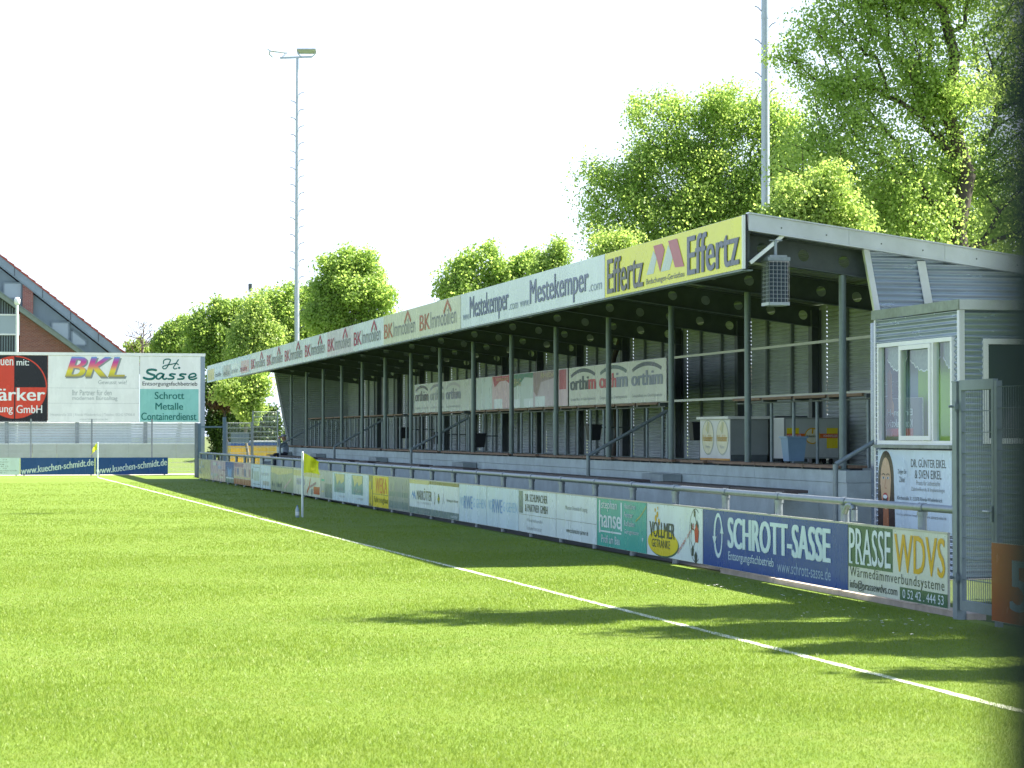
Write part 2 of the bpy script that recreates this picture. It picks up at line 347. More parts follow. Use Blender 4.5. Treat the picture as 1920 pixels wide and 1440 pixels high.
# roof deck: trapezoid sheets running down the slope
g = MB(); vs = []; fs = []
prof = []; y = Y0
while y < Y1: prof += [(y, 0.0), (y + 0.09, 0.0), (y + 0.115, 0.04), (y + 0.18, 0.04)]; y += 0.205
prof.append((Y1, 0.0))
for yy, dz in prof: vs += [(XF + 0.12, yy, rz_(XF + 0.12, dz - 0.14)), (XB + 0.5, yy, rz_(XB + 0.5, dz - 0.14))]
fs = [(2 * i, 2 * i + 1, 2 * i + 3, 2 * i + 2) for i in range(len(prof) - 1)]
g.add(vs, fs, ROOFM); g.build("roof", stand)
# verge flashings at both ends
for nm, y_, s_ in (("verge_trim", Y0, -1), ("verge_trim", Y1, 1)):
    g = MB()
    a0, a1 = (y_ - 0.05, y_ + 0.06) if s_ < 0 else (y_ - 0.06, y_ + 0.05)
    xs = [XF + 0.06, 12.4, 13.9, 15.4, 16.6]
    for xa, xb in zip(xs, xs[1:]):
        xb2 = xb - 0.004
        g.prism([(xa, rz_(xa, 0.03)), (xb2, rz_(xb2, 0.03)), (xb2, rz_(xb2, -0.19)), (xa, rz_(xa, -0.19))], 'y', a0, a1, ALU)
        ya, yb = (a0 - 0.025, a1) if s_ < 0 else (a0, a1 + 0.025)
        g.prism([(xa, rz_(xa, 0.052)), (xb, rz_(xb, 0.052)), (xb, rz_(xb, 0.032)), (xa, rz_(xa, 0.032))], 'y', ya, yb, ALU)
        g.prism([(xa, rz_(xa, -0.192)), (xb, rz_(xb, -0.192)), (xb, rz_(xb, -0.212)), (xa, rz_(xa, -0.212))], 'y', ya, yb, ALU)
        if s_ < 0:
            for xx in (xa + 0.5, xb - 0.35): g.tube((xx, a0 - 0.004, rz_(xx, -0.1)), (xx, a0 + 0.01, rz_(xx, -0.1)), 0.012, STEEL_DARK, n=8)
    g.build(nm, stand)
# front beam behind the banners
g = MB(); g.box(XF + 0.06, Y0 + 0.07, 4.26, XF + 0.12, Y1 - 0.07, 4.93, STEEL_DARK)
g.box(XF - 0.02, Y0 - 0.0, 4.185, XF + 0.14, Y1, 4.205, GALV_DULL)
g.build("fascia_beam", stand)
g = MB()   # slanted strut at the near end of the fascia
g.bar((XF + 0.1, Y0 + 0.0, 4.3), (XF + 0.62, Y0 + 0.0, 4.72), 0.05, 0.05, WHITE_PL); g.build("fascia_strut", stand)
# cellular rafters
def rafter(y_):
    g = MB(); x0, x1 = XF + 0.14, XB - 0.02; D = 0.36; top = -0.20
    n = 7; L = (x1 - x0) / n; hr = 0.085
    for k in range(n):
        xa, xb = x0 + k * L, x0 + (k + 1) * L; cx = (xa + xb) / 2; N = 24; ou = []; inn = []
        for i in range(N):
            a = 2 * math.pi * (i + 0.5) / N; c_, s_ = math.cos(a), math.sin(a)
            inn.append((cx + hr * c_, -D / 2 + hr * s_))
            t = min((L / 2) / max(abs(c_), 1e-6), (D / 2) / max(abs(s_), 1e-6)); ou.append((cx + t * c_, -D / 2 + t * s_))
        corners = [(xb, 0.0), (xa, 0.0), (xa, -D), (xb, -D)]
        vs = [(p[0], y_, rz_(p[0], top + p[1])) for p in ou + inn]
        g.add(vs, [(i, (i + 1) % N, N + (i + 1) % N, N + i) for i in range(N)], STEEL_DARK)
        for c_ in corners:   # fill the corner triangles
            d = sorted(range(N), key=lambda i: (ou[i][0] - c_[0]) ** 2 + (ou[i][1] - c_[1]) ** 2)[:2]
            g.add([(q[0], y_, rz_(q[0], top + q[1])) for q in (ou[d[0]], ou[d[1]], c_)], [(0, 1, 2)], STEEL_DARK)
    for dz, th in ((0.002, 0.016), (-D - 0.018, 0.016)):
        g.prism([(x0, rz_(x0, top + dz)), (x1, rz_(x1, top + dz)), (x1, rz_(x1, top + dz + th)), (x0, rz_(x0, top + dz + th))], 'y', y_ - 0.065, y_ + 0.065, STEEL_DARK)
    return g.build("rafter", stand)
for y_ in POSTY: rafter(y_)
for xx in (11.6, 13.0, 14.4):
    g = MB(); z = rz_(xx, -0.17); g.box(xx - 0.03, Y0 + 0.08, z - 0.022, xx + 0.03, Y1 - 0.08, z + 0.02, GALV_DULL); g.build("purlin", stand)
# fluorescent battens under the front of each bay
BATTEN = mat("lamp batten", (0.50, 0.52, 0.50), 0.4, nz=0.05)
for y_ in POSTY[:-1]:
    g = MB(); yy = y_ + BAY / 2; za, zb = rz_(11.25, -0.29), rz_(12.45, -0.29)
    g.bar((11.25, yy, za), (12.45, yy, zb), 0.09, 0.06, BATTEN); g.tube((11.3, yy, za - 0.05), (12.4, yy, zb - 0.05), 0.02, BATTEN, n=8)
    g.build("light_batten", stand)
# round posts on the platform edge
PZ = 1.31
POSTM = mat("post steel", (0.15, 0.195, 0.20), 0.45, 0.3, nz=0.15, ns=6)
for y_ in POSTY:
    g = MB(); g.tube((12.5, y_, PZ), (12.5, y_, rz_(12.5, -0.58)), 0.055, POSTM, n=14); g.box(12.42, y_ - 0.08, PZ, 12.58, y_ + 0.08, PZ + 0.015, POSTM); g.build("post", stand)
# platform and terraces
g = MB()
cuts = [Y0 + 0.1, 34.4, 41.2, 48.1, 55.0, 61.9, 68.8, 75.7, 82.6, Y1 - 0.3]
for a, b2 in zip(cuts, cuts[1:]):
    g.box(12.40, a, 1.135, XB + 0.3, b2 - 0.006, PZ, CONC); g.box(12.415, a, 0, XB + 0.3, b2 - 0.006, 1.13, CONC)
g.build("platform", stand)
g = MB()
for a, b2 in zip(cuts, cuts[1:]): g.box(11.7, a + 1.1, 0, 12.412, min(b2 + 1.1, Y1 - 0.35) - 0.006, 0.90, CONC)
g.build("terrace_step", stand)
# timber planks: seats on the terrace edge, deck edge on the platform
yy = Y0 + 0.5
while yy < Y1 - 3:
    ln = random.choice([2.0, 2.4, 4.1]); g = MB(); g.box(11.60, yy, 0.975, 11.97, yy + ln, 1.02, WOOD_D)
    for q in (yy + 0.25, yy + ln - 0.25): g.box(11.72, q - 0.03, 0.90, 11.9, q + 0.03, 0.973, STEEL_DARK)
    g.build("bench_plank", stand); yy += ln + random.choice([0.03, 0.03, 1.3])
yy = Y0 + 0.4
while yy < Y1 - 3:
    ln = random.choice([1.3, 2.1, 2.1]); g = MB(); g.box(12.36, yy, PZ + 0.03, 12.44, yy + ln, PZ + 0.07, WOOD); g.box(12.56, yy, PZ + 0.03, 12.86, yy + ln, PZ + 0.07, WOOD)
    q = yy + 0.12
    while q < yy + ln: g.box(12.40, q - 0.03, PZ + 0.001, 12.82, q + 0.03, PZ + 0.029, STEEL_DARK); q += 0.6
    g.build("deck_plank", stand); yy += ln + random.choice([0.04, 0.04, 0.5])
# back wall sheets, columns, narrow perforated slots beside each column
g = MB(); zt = rz_(XB, -0.15)
edges = []
for y_ in POSTY: edges.append(y_)
segs = [(Y0 + 0.12, POSTY[0] - 0.3)] if POSTY[0] - 0.3 > Y0 + 0.2 else []
for a, b2 in zip(POSTY, POSTY[1:]):
    corr(g, (XB, a - 0.0), (XB, b2 - 0.34), PZ, zt, SHEET_IN, nrm=(-1, 0)); 
corr(g, (XB, POSTY[-1]), (XB, Y1 - 0.1), PZ, zt, SHEET_IN, nrm=(-1, 0))
# overlapping outer sheet behind each slot: its ridges leave small openings to the daylight behind
for y_ in POSTY[1:]:
    z = PZ
    while z < zt - 0.08:
        g.box(XB - 0.004, y_ - 0.338, z, XB + 0.004, y_ - 0.315, z + 0.056, SHEET_IN); z += 0.076
    g.box(XB - 0.003, y_ - 0.314, PZ, XB + 0.005, y_ - 0.001, zt, SHEET_IN)
g.build("back_wall", stand)
for y_ in POSTY:
    g = MB(); g.box(XB - 0.20, y_ - 0.09, PZ, XB - 0.185, y_ + 0.09, zt - 0.1, STEEL_DARK); g.box(XB - 0.183, y_ - 0.006, PZ, XB - 0.04, y_ + 0.006, zt - 0.1, STEEL_DARK)
    g.box(XB - 0.038, y_ - 0.09, PZ, XB - 0.02, y_ + 0.09, zt - 0.1, STEEL_DARK); g.build("wall_column", stand)
STUD = mat("wall stud steel", (0.15, 0.18, 0.185), 0.5, 0.2, nz=0.15)
for a in POSTY[:-1]:
    for fr in (0.33, 0.66):
        g = MB(); yy = a + BAY * fr; g.box(XB - 0.07, yy - 0.04, PZ, XB - 0.014, yy + 0.04, zt - 0.05, STUD); g.build("wall_stud", stand)
# end walls: slanted front edge
def xe(z): return EW + (4.5 - z) * 0.19
def endwall(y_, s_, m_in):
    g = MB(); z = PZ - 0.25; vs = []; fs = []; k = 0
    N = int((4.62 - z) / 0.0127)
    for i in range(N + 1):
        zz = z + (4.62 - z) * i / N; a = 0.016 * math.sin(2 * math.pi * zz / 0.086) * s_
        x0 = xe(zz); x1 = min(XB + 0.35, max(x0 + 0.02, XF + (rz_(XF, -0.16) - zz) / -SL))
        vs += [(x0, y_ + a, zz), (x1, y_ + a, zz)]
        if i: fs.append((2 * i - 2, 2 * i - 1, 2 * i + 1, 2 * i))
    g.add(vs, fs, m_in, True)
    za, zb = PZ - 0.25, 4.53
    g.prism([(xe(za) - 0.07, za), (xe(za) + 0.02, za), (xe(zb) + 0.02, zb), (xe(zb) - 0.07, zb)], 'y', y_ - 0.035, y_ + 0.035, ALU)
    if s_ < 0:
        g.prism([(xe(za) + 0.74, za), (xe(za) + 0.87, za), (xe(4.38) + 0.87, 4.38), (xe(4.38) + 0.74, 4.38)], 'y', y_ - 0.030, y_ - 0.012, ALU)
    return g.build("end_wall", stand)
EW = 12.74; endwall(Y0 + 0.08, -1, SHEET); EW = 12.36; endwall(Y1 - 0.15, 1, SHEET_IN)
# standing bar counters: timber tops in short lengths on steel legs
XC = 13.75; CZ = 2.44
ctop = MB()
skip = []
y_ = yX(1640, XC); ends = [(yX(1640, XC), yX(1383, XC)), (yX(1250, XC), yX(893, XC)), (yX(880, XC), yX(775, XC)), (yX(765, XC), yX(582, XC))]
for a, b2 in ends:
    yy = a
    while yy < b2 - 0.3:
        ln = min(1.55, b2 - yy); g = MB(); g.box(XC - 0.19, yy + 0.06, CZ, XC + 0.13, yy + ln - 0.06, CZ + 0.045, WOOD)
        g.box(XC - 0.16, yy - 0.055, CZ - 0.03, XC + 0.1, yy + 0.055, CZ + 0.035, STEEL_DARK); g.build("counter_top", stand); yy += ln
    g = MB(); g.box(XC - 0.03, a, CZ - 0.055, XC + 0.03, b2, CZ - 0.032, STEEL_DARK); g.build("counter_rail", stand)
    yy = a + 0.25
    while yy < b2:
        g = MB(); g.tube((XC, yy, PZ), (XC, yy, CZ - 0.056), 0.03, GALV_DULL, n=8); g.build("counter_leg", stand); yy += 1.09
# long rails behind the counter from which the banners hang
for (v0, a, b2) in ((2.5, yX(1645, 13.6), yX(1066, 13.6)), (3.36, yX(1645, 13.6), yX(1066, 13.6)), (3.36, yX(1066, 13.6), yX(775, 13.6))):
    g = MB(); g.bar((13.64, a, v0), (13.64, b2 - 0.01, v0), 0.03, 0.045, mat("pale rail", (0.42, 0.44, 0.41), 0.5, 0.3, nz=0.1)); g.build("banner_rail", stand)
# aisle handrails and half steps
for ya, z0 in ((29.36, 0.0), (yX(1103, 11.78), 0.9), (yX(771, 11.78), 0.9), (yX(627, 11.78), 0.9), (yX(525, 11.78), 0.9)):
    g = MB(); p = Vector((11.78, ya, 1.42)); q = Vector((13.4, ya, 2.30))
    g.tube((11.78, ya, z0), p, 0.038, GALV_DULL, n=10); g.tube(p, q, 0.034, GALV_DULL, n=10); g.tube(q, (13.4, ya, PZ), 0.03, GALV_DULL, n=10)
    g.build("stair_handrail", stand)
for u in (1277, 893, 726, 610, 547):
    ya = yX(u, 12.39); g = MB(); g.box(12.05, ya, 0.903, 12.395, ya + 1.3, 1.12, CONC_SHADE); g.build("stair_block", stand)
for u in (1302, 925, 762, 655):
    ya = yX(u, 11.69); g = MB(); g.box(11.35, ya, 0.0, 11.695, ya + 1.3, 0.45, CONC_SHADE); g.build("stair_block", stand)
# ------------------------------------------------------------------ railing round the pitch and its advertising boards
FXP = [(15, 9.60), (20.9, 9.60), (28.6, 9.66), (39.6, 9.72), (49.3, 9.63), (59.3, 9.46), (71.2, 9.30), (92, 8.92)]
def fx(y): return float(np.interp(y, [q[0] for q in FXP], [q[1] for q in FXP]))
def fy(u):
    y = 40
    for _ in range(12): y = yX(u, fx(y))
    return y
railing = empty("pitch_railing", (0, 0, 0), label="long grey tubular steel railing behind the row of advertising boards", cat="railing")
rp = [21.87, 24.05, 26.25, 28.3, 30.52]; 
while rp[-1] < 89: rp.append(rp[-1] + 2.14)
pts = [(fx(y) + 0.14, y, 1.075) for y in [20.75] + rp]
g = MB(); g.path(pts, 0.042, GALV, 12); g.build("rail", railing)
for y in rp:
    g = MB(); x = fx(y) + 0.14; g.tube((x, y, 0), (x, y, 1.0), 0.048, GALV, n=12); g.tube((x, y, 0.99), (x, y, 1.03), 0.058, GALV, n=12)
    g.tube((x, y - 0.06, 1.075), (x, y + 0.06, 1.075), 0.051, GALV, n=12); g.build("post", railing)
KERB = mat("pinkish concrete kerb", (0.40, 0.34, 0.31), 0.9, nz=0.2, ns=5, bump=0.3, bs=20, dirt=0.4, dirtcol=(0.12, 0.14, 0.08))
g = MB()
for a, b2 in zip([20.6] + rp[:3], rp[:4]): g.prism([(fx(a) + 0.06, a), (fx(b2) + 0.06, b2 - 0.008), (fx(b2) + 0.26, b2 - 0.008), (fx(a) + 0.26, a)], 'z', -0.2, 0.06, KERB)
g.build("kerb", railing)
g = MB()   # pipe elbow beside the second post
x = fx(23.85) + 0.12; a_ = [(x + 0.1 * 0, 23.72, 0.86), (x, 23.72, 0.99), (x, 23.75, 1.03), (x, 23.82, 1.045), (x, 23.92, 1.03), (x, 24.0, 0.95)]
g.path(a_, 0.035, GALV, 10); g.build("pipe_elbow", railing)

ROWG = "advertising boards along the pitch railing"
W_ = paint("white", (0.66, 0.76, 0.83)); WL = paint("cool white", (0.55, 0.70, 0.82)); OFFW = paint("off white", (0.60, 0.64, 0.58))
DK = paint("dark", (0.03, 0.045, 0.06), dirt=0); NAVY = paint("navy", (0.006, 0.05, 0.30), dirt=0.12); GRY = paint("grey", (0.25, 0.29, 0.31), dirt=0.2)
LGREY = paint("light grey print", (0.38, 0.42, 0.45)); MIDB = paint("mid blue", (0.10, 0.28, 0.62), dirt=0.1); TEAL = paint("teal", (0.035, 0.38, 0.34), dirt=0.22)
YEL = paint("yellow", (0.72, 0.58, 0.02), dirt=0.1); RED = paint("red", (0.45, 0.035, 0.03), dirt=0.1); PINK = paint("faded pink", (0.55, 0.42, 0.46)); GREEN = paint("bottle green", (0.035, 0.11, 0.075), dirt=0.1)
ORNG = paint("orange", (0.62, 0.13, 0.025)); OCHRE = paint("ochre", (0.62, 0.36, 0.02), dirt=0.05); MAUVE = paint("mauve", (0.30, 0.16, 0.26)); FADEY = paint("faded yellow", (0.55, 0.52, 0.25)); OLIVE = paint("grey green", (0.30, 0.36, 0.30)); SLATE = paint("slate", (0.13, 0.20, 0.24))
def strip(ua, ub, name, label, face, draw, group=ROWG, z0=0.085, z1=0.835, cat="advertising board"):
    ya, yb = fy(ua), fy(ub); xa, xb = fx(ya), fx(yb); Wd = math.hypot(xb - xa, yb - ya) - 0.012
    rz = math.atan2(yb - ya, xb - xa); s = Sign(); H = z1 - z0
    s.slab(Wd, H, 0.022, face, EDGE)
    for i in range(max(2, int(Wd / 1.1)) + 1):   # fixing screws along the top edge
        xx = 0.06 + (Wd - 0.12) * i / max(2, int(Wd / 1.1)); s.tube((xx, -0.001, H - 0.025), (xx, -0.006, H - 0.025), 0.006, GALV, n=6)
    s.box(0, -0.008, H, Wd, 0.026, H + 0.018, EDGE)
    def q(u, v):
        y = fy(u); p = atX(u, v, fx(y)); return ((ya - p[1]) / (ya - yb) * Wd, p[2] - z0)
    draw(s, Wd, H, q)
    o = s.build(name, None, (xa, ya - 0.006, z0), rz); tag(o, label, cat, group); return o
def qt(s, q, t, u0, v0, u1, v1, m, **k):
    """print text between two photo corners (lower left, upper right) on this board"""
    a, b2 = q(u0, v0), q(u1, v1); s.text(t, a[0], a[1], b2[0], b2[1], m, **k)
def fr(s, W, H, t, x0, z0, x1, z1, m, **k): s.text(t, x0 * W, z0 * H, x1 * W, z1 * H, m, **k)
def d_prasse(s, W, H, q):
    s.rect(0.006, H * 0.375, W * 0.475, H - 0.006, GREEN, 1.6)
    fr(s, W, H, "PRASSE", 0.015, 0.42, 0.455, 0.95, W_, bold=0.03, l=2.6)
    for i, (fa, fb) in enumerate(((0.012, 0.05), (0.088, 0.122), (0.137, 0.163), (0.163, 0.186), (0.212, 0.243), (0.395, 0.42))): s.rect(fa * W, 0.42 * H, fb * W, 0.45 * H, W_, 2.8)
    for fa, fb in ((0.012, 0.04), (0.088, 0.11), (0.395, 0.42)): s.rect(fa * W, 0.92 * H, fb * W, 0.95 * H, W_, 2.8)
    fr(s, W, H, "WDVS", 0.495, 0.40, 0.975, 0.94, OCHRE, bold=0.03)
    fr(s, W, H, "Wärmedämmverbundsysteme", 0.02, 0.185, 0.97, 0.375, DK, bold=0.004, spacing=1.15)
    fr(s, W, H, "info@prassewdvs.com", 0.02, 0.02, 0.52, 0.185, DK, bold=0.012)
    s.rect(0.545 * W, 0.006, W - 0.006, 0.19 * H, GREEN, 1.6); fr(s, W, H, "0 52 42 . 444 53", 0.575, 0.04, 0.965, 0.165, W_, bold=0.006, l=2.6)
def d_sasse(s, W, H, q):
    fr(s, W, H, "SCHROTT-SASSE", 0.205, 0.37, 0.895, 0.90, WL, bold=0.10)
    fr(s, W, H, "Entsorgungsfachbetrieb", 0.205, 0.12, 0.535, 0.31, WL, bold=0.016); fr(s, W, H, "www.schrott-sasse.de", 0.56, 0.10, 0.90, 0.29, paint("pale blue print", (0.30, 0.42, 0.62)), bold=0.006)
    cx, cz = 0.125 * W, 0.56 * H; s.arc(cx, cz, 0.155, 0.27, 15, 195, 0.04, WL, wd1=0.07); s.arc(cx, cz, 0.155, 0.27, 205, 375, 0.075, WL, wd1=0.035)
    s.face([(cx - 0.24, cz - 0.02), (cx - 0.07, cz - 0.02), (cx - 0.155, cz - 0.14)], WL, 2.3); s.face([(cx + 0.22, cz + 0.03), (cx + 0.08, cz + 0.03), (cx + 0.15, cz + 0.16)], WL, 2.3)
def d_vollmer(s, W, H, q):
    cx, cz = 0.30 * W, 0.27 * H
    s.disc(cx + 0.035, cz - 0.02, 0.28 * W, 0.25 * H, GREEN, 1.4); s.disc(cx, cz, 0.28 * W, 0.25 * H, YEL, 2)
    fr(s, W, H, "VOLLMER", 0.06, 0.36, 0.52, 0.66, DK, bold=0.03, l=3.2); fr(s, W, H, "GETRÄNKE", 0.10, 0.17, 0.44, 0.36, DK, l=3.2)
    for i, (a, b2, r_) in enumerate(((0.16, 0.88, 0.03), (0.20, 0.80, 0.045), (0.17, 0.72, 0.05), (0.23, 0.66, 0.05), (0.21, 0.92, 0.025))): s.disc(a * W, b2 * H, r_, r_, OCHRE, 2, 12)
    fr(s, W, H, "immer am B", 0.58, 0.10, 0.86, 0.20, RED, bold=0.006, l=4.2, rise=0.55)
    bx, bz, r_ = 0.88 * W, 0.50 * H, 0.36
    s.arc(bx, bz, 0.27, 0.36, 60, 300, 0.012, DK, 2)
    s.face([(bx + 0.27 * math.cos(R(a)) if a not in (90, 270) else bx + 0.05, bz + 0.36 * math.sin(R(a))) for a in range(75, 290, 10)], W_, 1.4)
    for px, pz, sz, mt in ((bx + 0.06, bz + 0.02, 0.14, RED), (bx + 0.07, bz + 0.11, 0.10, DK), (bx - 0.17, bz + 0.12, 0.055, DK), (bx - 0.12, bz - 0.22, 0.08, DK), (bx + 0.02, bz - 0.30, 0.09, DK), (bx - 0.03, bz + 0.30, 0.06, DK)):
        s.face([(px + sz * 0.72 * math.cos(R(90 + 72 * k)), pz + sz * math.sin(R(90 + 72 * k))) for k in range(5)], mt, 3 if mt is DK else 3.4)
    for a, b2 in (((-0.16, 0.10), (-0.02, 0.06)), ((-0.12, -0.2), (0.0, -0.08)), ((-0.02, 0.28), (0.05, 0.16)), ((-0.17, 0.08), (-0.2, -0.08)), ((-0.2, -0.08), (-0.13, -0.16))):
        s.stroke([(bx + a[0], bz + a[1]), (bx + b2[0], bz + b2[1])], 0.012, DK, 2.6, smoothit=False)
def d_hanse(s, W, H, q):
    wt = W_
    fr(s, W, H, "stephan", 0.10, 0.74, 0.42, 0.97, wt, bold=0.03); fr(s, W, H, "hanse", 0.05, 0.40, 0.50, 0.78, wt, bold=0.04)
    s.rect(0.045 * W, 0.28 * H, 0.075 * W, 0.96 * H, wt, 2); s.rect(0.495 * W, 0.37 * H, 0.525 * W, 0.95 * H, wt, 2); s.rect(0.06 * W, 0.30 * H, 0.51 * W, 0.335 * H, wt, 2)
    fr(s, W, H, "Profi am Bau", 0.10, 0.08, 0.48, 0.245, wt, bold=0.02)
    for i, t in enumerate(("Haustüren", "Fenster", "Rolladen", "Garagentore")): fr(s, W, H, t, 0.57, 0.84 - i * 0.175, 0.57 + (0.22, 0.17, 0.20, 0.28)[i], 0.95 - i * 0.175, wt, bold=0.01)
    s.stroke([(0.80 * W, 0.62 * H), (0.9 * W, 0.75 * H), (W * 0.99, 0.92 * H)], 0.03, paint("olive gold", (0.30, 0.38, 0.15)), 2)
    s.face([(0.91 * W, 0.30 * H), (0.94 * W, 0.30 * H), (0.925 * W, 0.22 * H)], wt, 2)
def d_schum_r(s, W, H, q):
    fr(s, W, H, "Münster Düsseldorf Leipzig", 0.24, 0.64, 0.78, 0.76, GRY); s.rect(0.0, 0.425 * H, W * 0.99, 0.437 * H, GRY, 2)
    fr(s, W, H, "www.schumacher-partner.de", 0.26, 0.13, 0.80, 0.27, DK)
def d_schum(s, W, H, q):
    s.rect(0.01 * W, 0.45 * H, 0.12 * W, 0.98 * H, SLATE, 2); fr(s, W, H, "DR", 0.03, 0.48, 0.10, 0.58, LGREY, l=3)
    fr(s, W, H, "DR. SCHUMACHER", 0.18, 0.74, 0.78, 0.92, DK, bold=0.008); fr(s, W, H, "& PARTNER GMBH", 0.18, 0.50, 0.79, 0.68, DK, bold=0.008)
    s.rect(0.02 * W, 0.415 * H, W, 0.427 * H, GRY, 2); fr(s, W, H, "Wirtschaftsprüfer", 0.22, 0.24, 0.66, 0.34, LGREY); fr(s, W, H, "Steuerberater", 0.22, 0.07, 0.64, 0.17, LGREY)
def d_rwe(s, W, H, q):
    fr(s, W, H, "VO", 0.05, 0.42, 0.18, 0.66, paint("pale sky print", (0.26, 0.50, 0.74))); fr(s, W, H, "RWE", 0.19, 0.36, 0.50, 0.70, MIDB, bold=0.03); fr(s, W, H, "G GEHEN", 0.52, 0.42, 0.96, 0.66, paint("pale sky print", (0.26, 0.50, 0.74)))
def d_mark(s, W, H, q):
    s.rect(0.004, 0.006, W - 0.004, 0.19 * H, SLATE, 1.5); s.rect(0.004, 0.88 * H, W * 0.42, H - 0.006, FADEY, 1.5); s.rect(0.42 * W, 0.90 * H, W - 0.004, H - 0.006, paint("umber", (0.16, 0.14, 0.07)), 1.5)
    s.face([(0.03 * W, 0.40 * H), (0.075 * W, 0.68 * H), (0.10 * W, 0.52 * H), (0.085 * W, 0.50 * H), (0.065 * W, 0.55 * H)], MIDB, 2); s.face([(0.08 * W, 0.40 * H), (0.11 * W, 0.68 * H), (0.15 * W, 0.40 * H), (0.125 * W, 0.44 * H), (0.11 * W, 0.52 * H)], MIDB, 2.4)
    fr(s, W, H, "MARKÖTTER", 0.165, 0.42, 0.475, 0.76, DK, bold=0.02); fr(s, W, H, "AUTOMOBILE", 0.17, 0.31, 0.46, 0.37, LGREY)
    s.disc(0.535 * W, 0.52 * H, 0.05, 0.14, DK, 2); s.disc(0.535 * W, 0.52 * H, 0.03, 0.10, W_, 2.6); s.disc(0.615 * W, 0.52 * H, 0.085, 0.11, GREEN, 2); fr(s, W, H, "AB", 0.59, 0.48, 0.64, 0.56, YEL, l=3)
    s.stroke([(0.69 * W, 0.40 * H), (0.70 * W, 0.55 * H), (0.71 * W, 0.66 * H)], 0.03, GRY, 2); s.stroke([(0.70 * W, 0.55 * H), (0.725 * W, 0.42 * H)], 0.02, GRY, 2.4)
    fr(s, W, H, "Fahrzeuge im Bestand", 0.77, 0.45, 0.985, 0.55, DK); fr(s, W, H, "www.markoetter.de", 0.18, 0.06, 0.43, 0.14, LGREY, l=2.4); fr(s, W, H, "markötter", 0.85, 0.05, 0.98, 0.13, W_, l=2.4)
def smudge(seed, mats, n=9, words=()):
    """old posters seen at a shallow angle: patches of faded print"""
    def d(s, W, H, q):
        r = random.Random(seed)
        for i in range(n):
            a, b2 = r.uniform(0.03, 0.8) * W, r.uniform(0.06, 0.8) * H; s.rect(a, b2, min(W * 0.97, a + r.uniform(0.06, 0.28) * W), min(H * 0.96, b2 + r.uniform(0.05, 0.16) * H), mats[i % len(mats)], 1.3 + 0.25 * i)
        for t, x0, z0, x1, z1, m in words: fr(s, W, H, t, x0, z0, x1, z1, m, bold=0.01, l=5)
    return d
def d_grey(s, W, H, q):
    s.rect(0.03 * W, 0.42 * H, 0.94 * W, 0.56 * H, SLATE, 1.5); s.rect(0.03 * W, 0.06 * H, 0.94 * W, 0.27 * H, SLATE, 1.8)
    for i in range(14): x = (0.06 + 0.064 * i) * W; s.rect(x, 0.60 * H, x + 0.02 * W, (0.78 + 0.12 * math.sin(i * 1.7)) * H, LGREY, 2)
def d_yel(s, W, H, q):
    s.rect(0.0, 0.006, 0.21 * W, H - 0.006, paint("brown print", (0.22, 0.20, 0.05)), 1.5); s.rect(0.04 * W, 0.1 * H, 0.09 * W, 0.8 * H, YEL, 2); s.rect(0.12 * W, 0.05 * H, 0.17 * W, 0.55 * H, YEL, 2)
    fr(s, W, H, "WEKA", 0.35, 0.45, 0.92, 0.94, ORNG, bold=0.02); s.rect(0.22 * W, 0.405 * H, 0.99 * W, 0.42 * H, DK, 2); fr(s, W, H, "Fahrzeugbau", 0.27, 0.10, 0.96, 0.34, paint("dark olive", (0.12, 0.13, 0.02)), bold=0.01)
def d_two(s, W, H, q):
    for x in (0.06, 0.55):
        s.rect(x * W, 0.30 * H, (x + 0.30) * W, 0.95 * H, paint("petrol", (0.10, 0.26, 0.34)), 1.6); s.face([((x + 0.02) * W, 0.94 * H), ((x + 0.29) * W, 0.94 * H), ((x + 0.28) * W, 0.70 * H), ((x + 0.19) * W, 0.60 * H), ((x + 0.16) * W, 0.74 * H), ((x + 0.08) * W, 0.56 * H), ((x + 0.05) * W, 0.80 * H)], FADEY, 2)
        fr(s, W, H, "FSCHER", (x + 0.06), 0.36, (x + 0.27), 0.48, LGREY, l=2.8); fr(s, W, H, "energie", x + 0.14, 0.12, x + 0.30, 0.22, LGREY)
def d_tool(s, W, H, q):
    s.rect(0.01, 0.72 * H, 0.97 * W, 0.94 * H, FADEY, 1.4); s.stroke([(0.52 * W, 0.12 * H), (0.60 * W, 0.35 * H), (0.64 * W, 0.62 * H)], 0.09, RED, 2, smoothit=False); s.stroke([(0.60 * W, 0.32 * H), (0.84 * W, 0.52 * H)], 0.07, MAUVE, 2.4, smoothit=False)
    s.rect(0.76 * W, 0.10 * H, 0.97 * W, 0.38 * H, RED, 2); s.rect(0.66 * W, 0.08 * H, 0.73 * W, 0.28 * H, GRY, 2); s.rect(0.12 * W, 0.38 * H, 0.44 * W, 0.62 * H, paint("lavender", (0.38, 0.40, 0.58)), 1.6); fr(s, W, H, "Bauen", 0.14, 0.42, 0.42, 0.56, GRY, l=2.4)
def d_olive(s, W, H, q):
    s.face([(0.02 * W, 0.95 * H), (0.97 * W, 0.95 * H), (0.97 * W, 0.80 * H), (0.7 * W, 0.72 * H), (0.35 * W, 0.66 * H), (0.02 * W, 0.74 * H)], FADEY, 1.5); s.stroke([(0.62 * W, 0.15 * H), (0.92 * W, 0.58 * H)], 0.07, PINK, 2, smoothit=False)
    fr(s, W, H, "Ihre Zukunft", 0.06, 0.16, 0.52, 0.36, SLATE, bold=0.01)
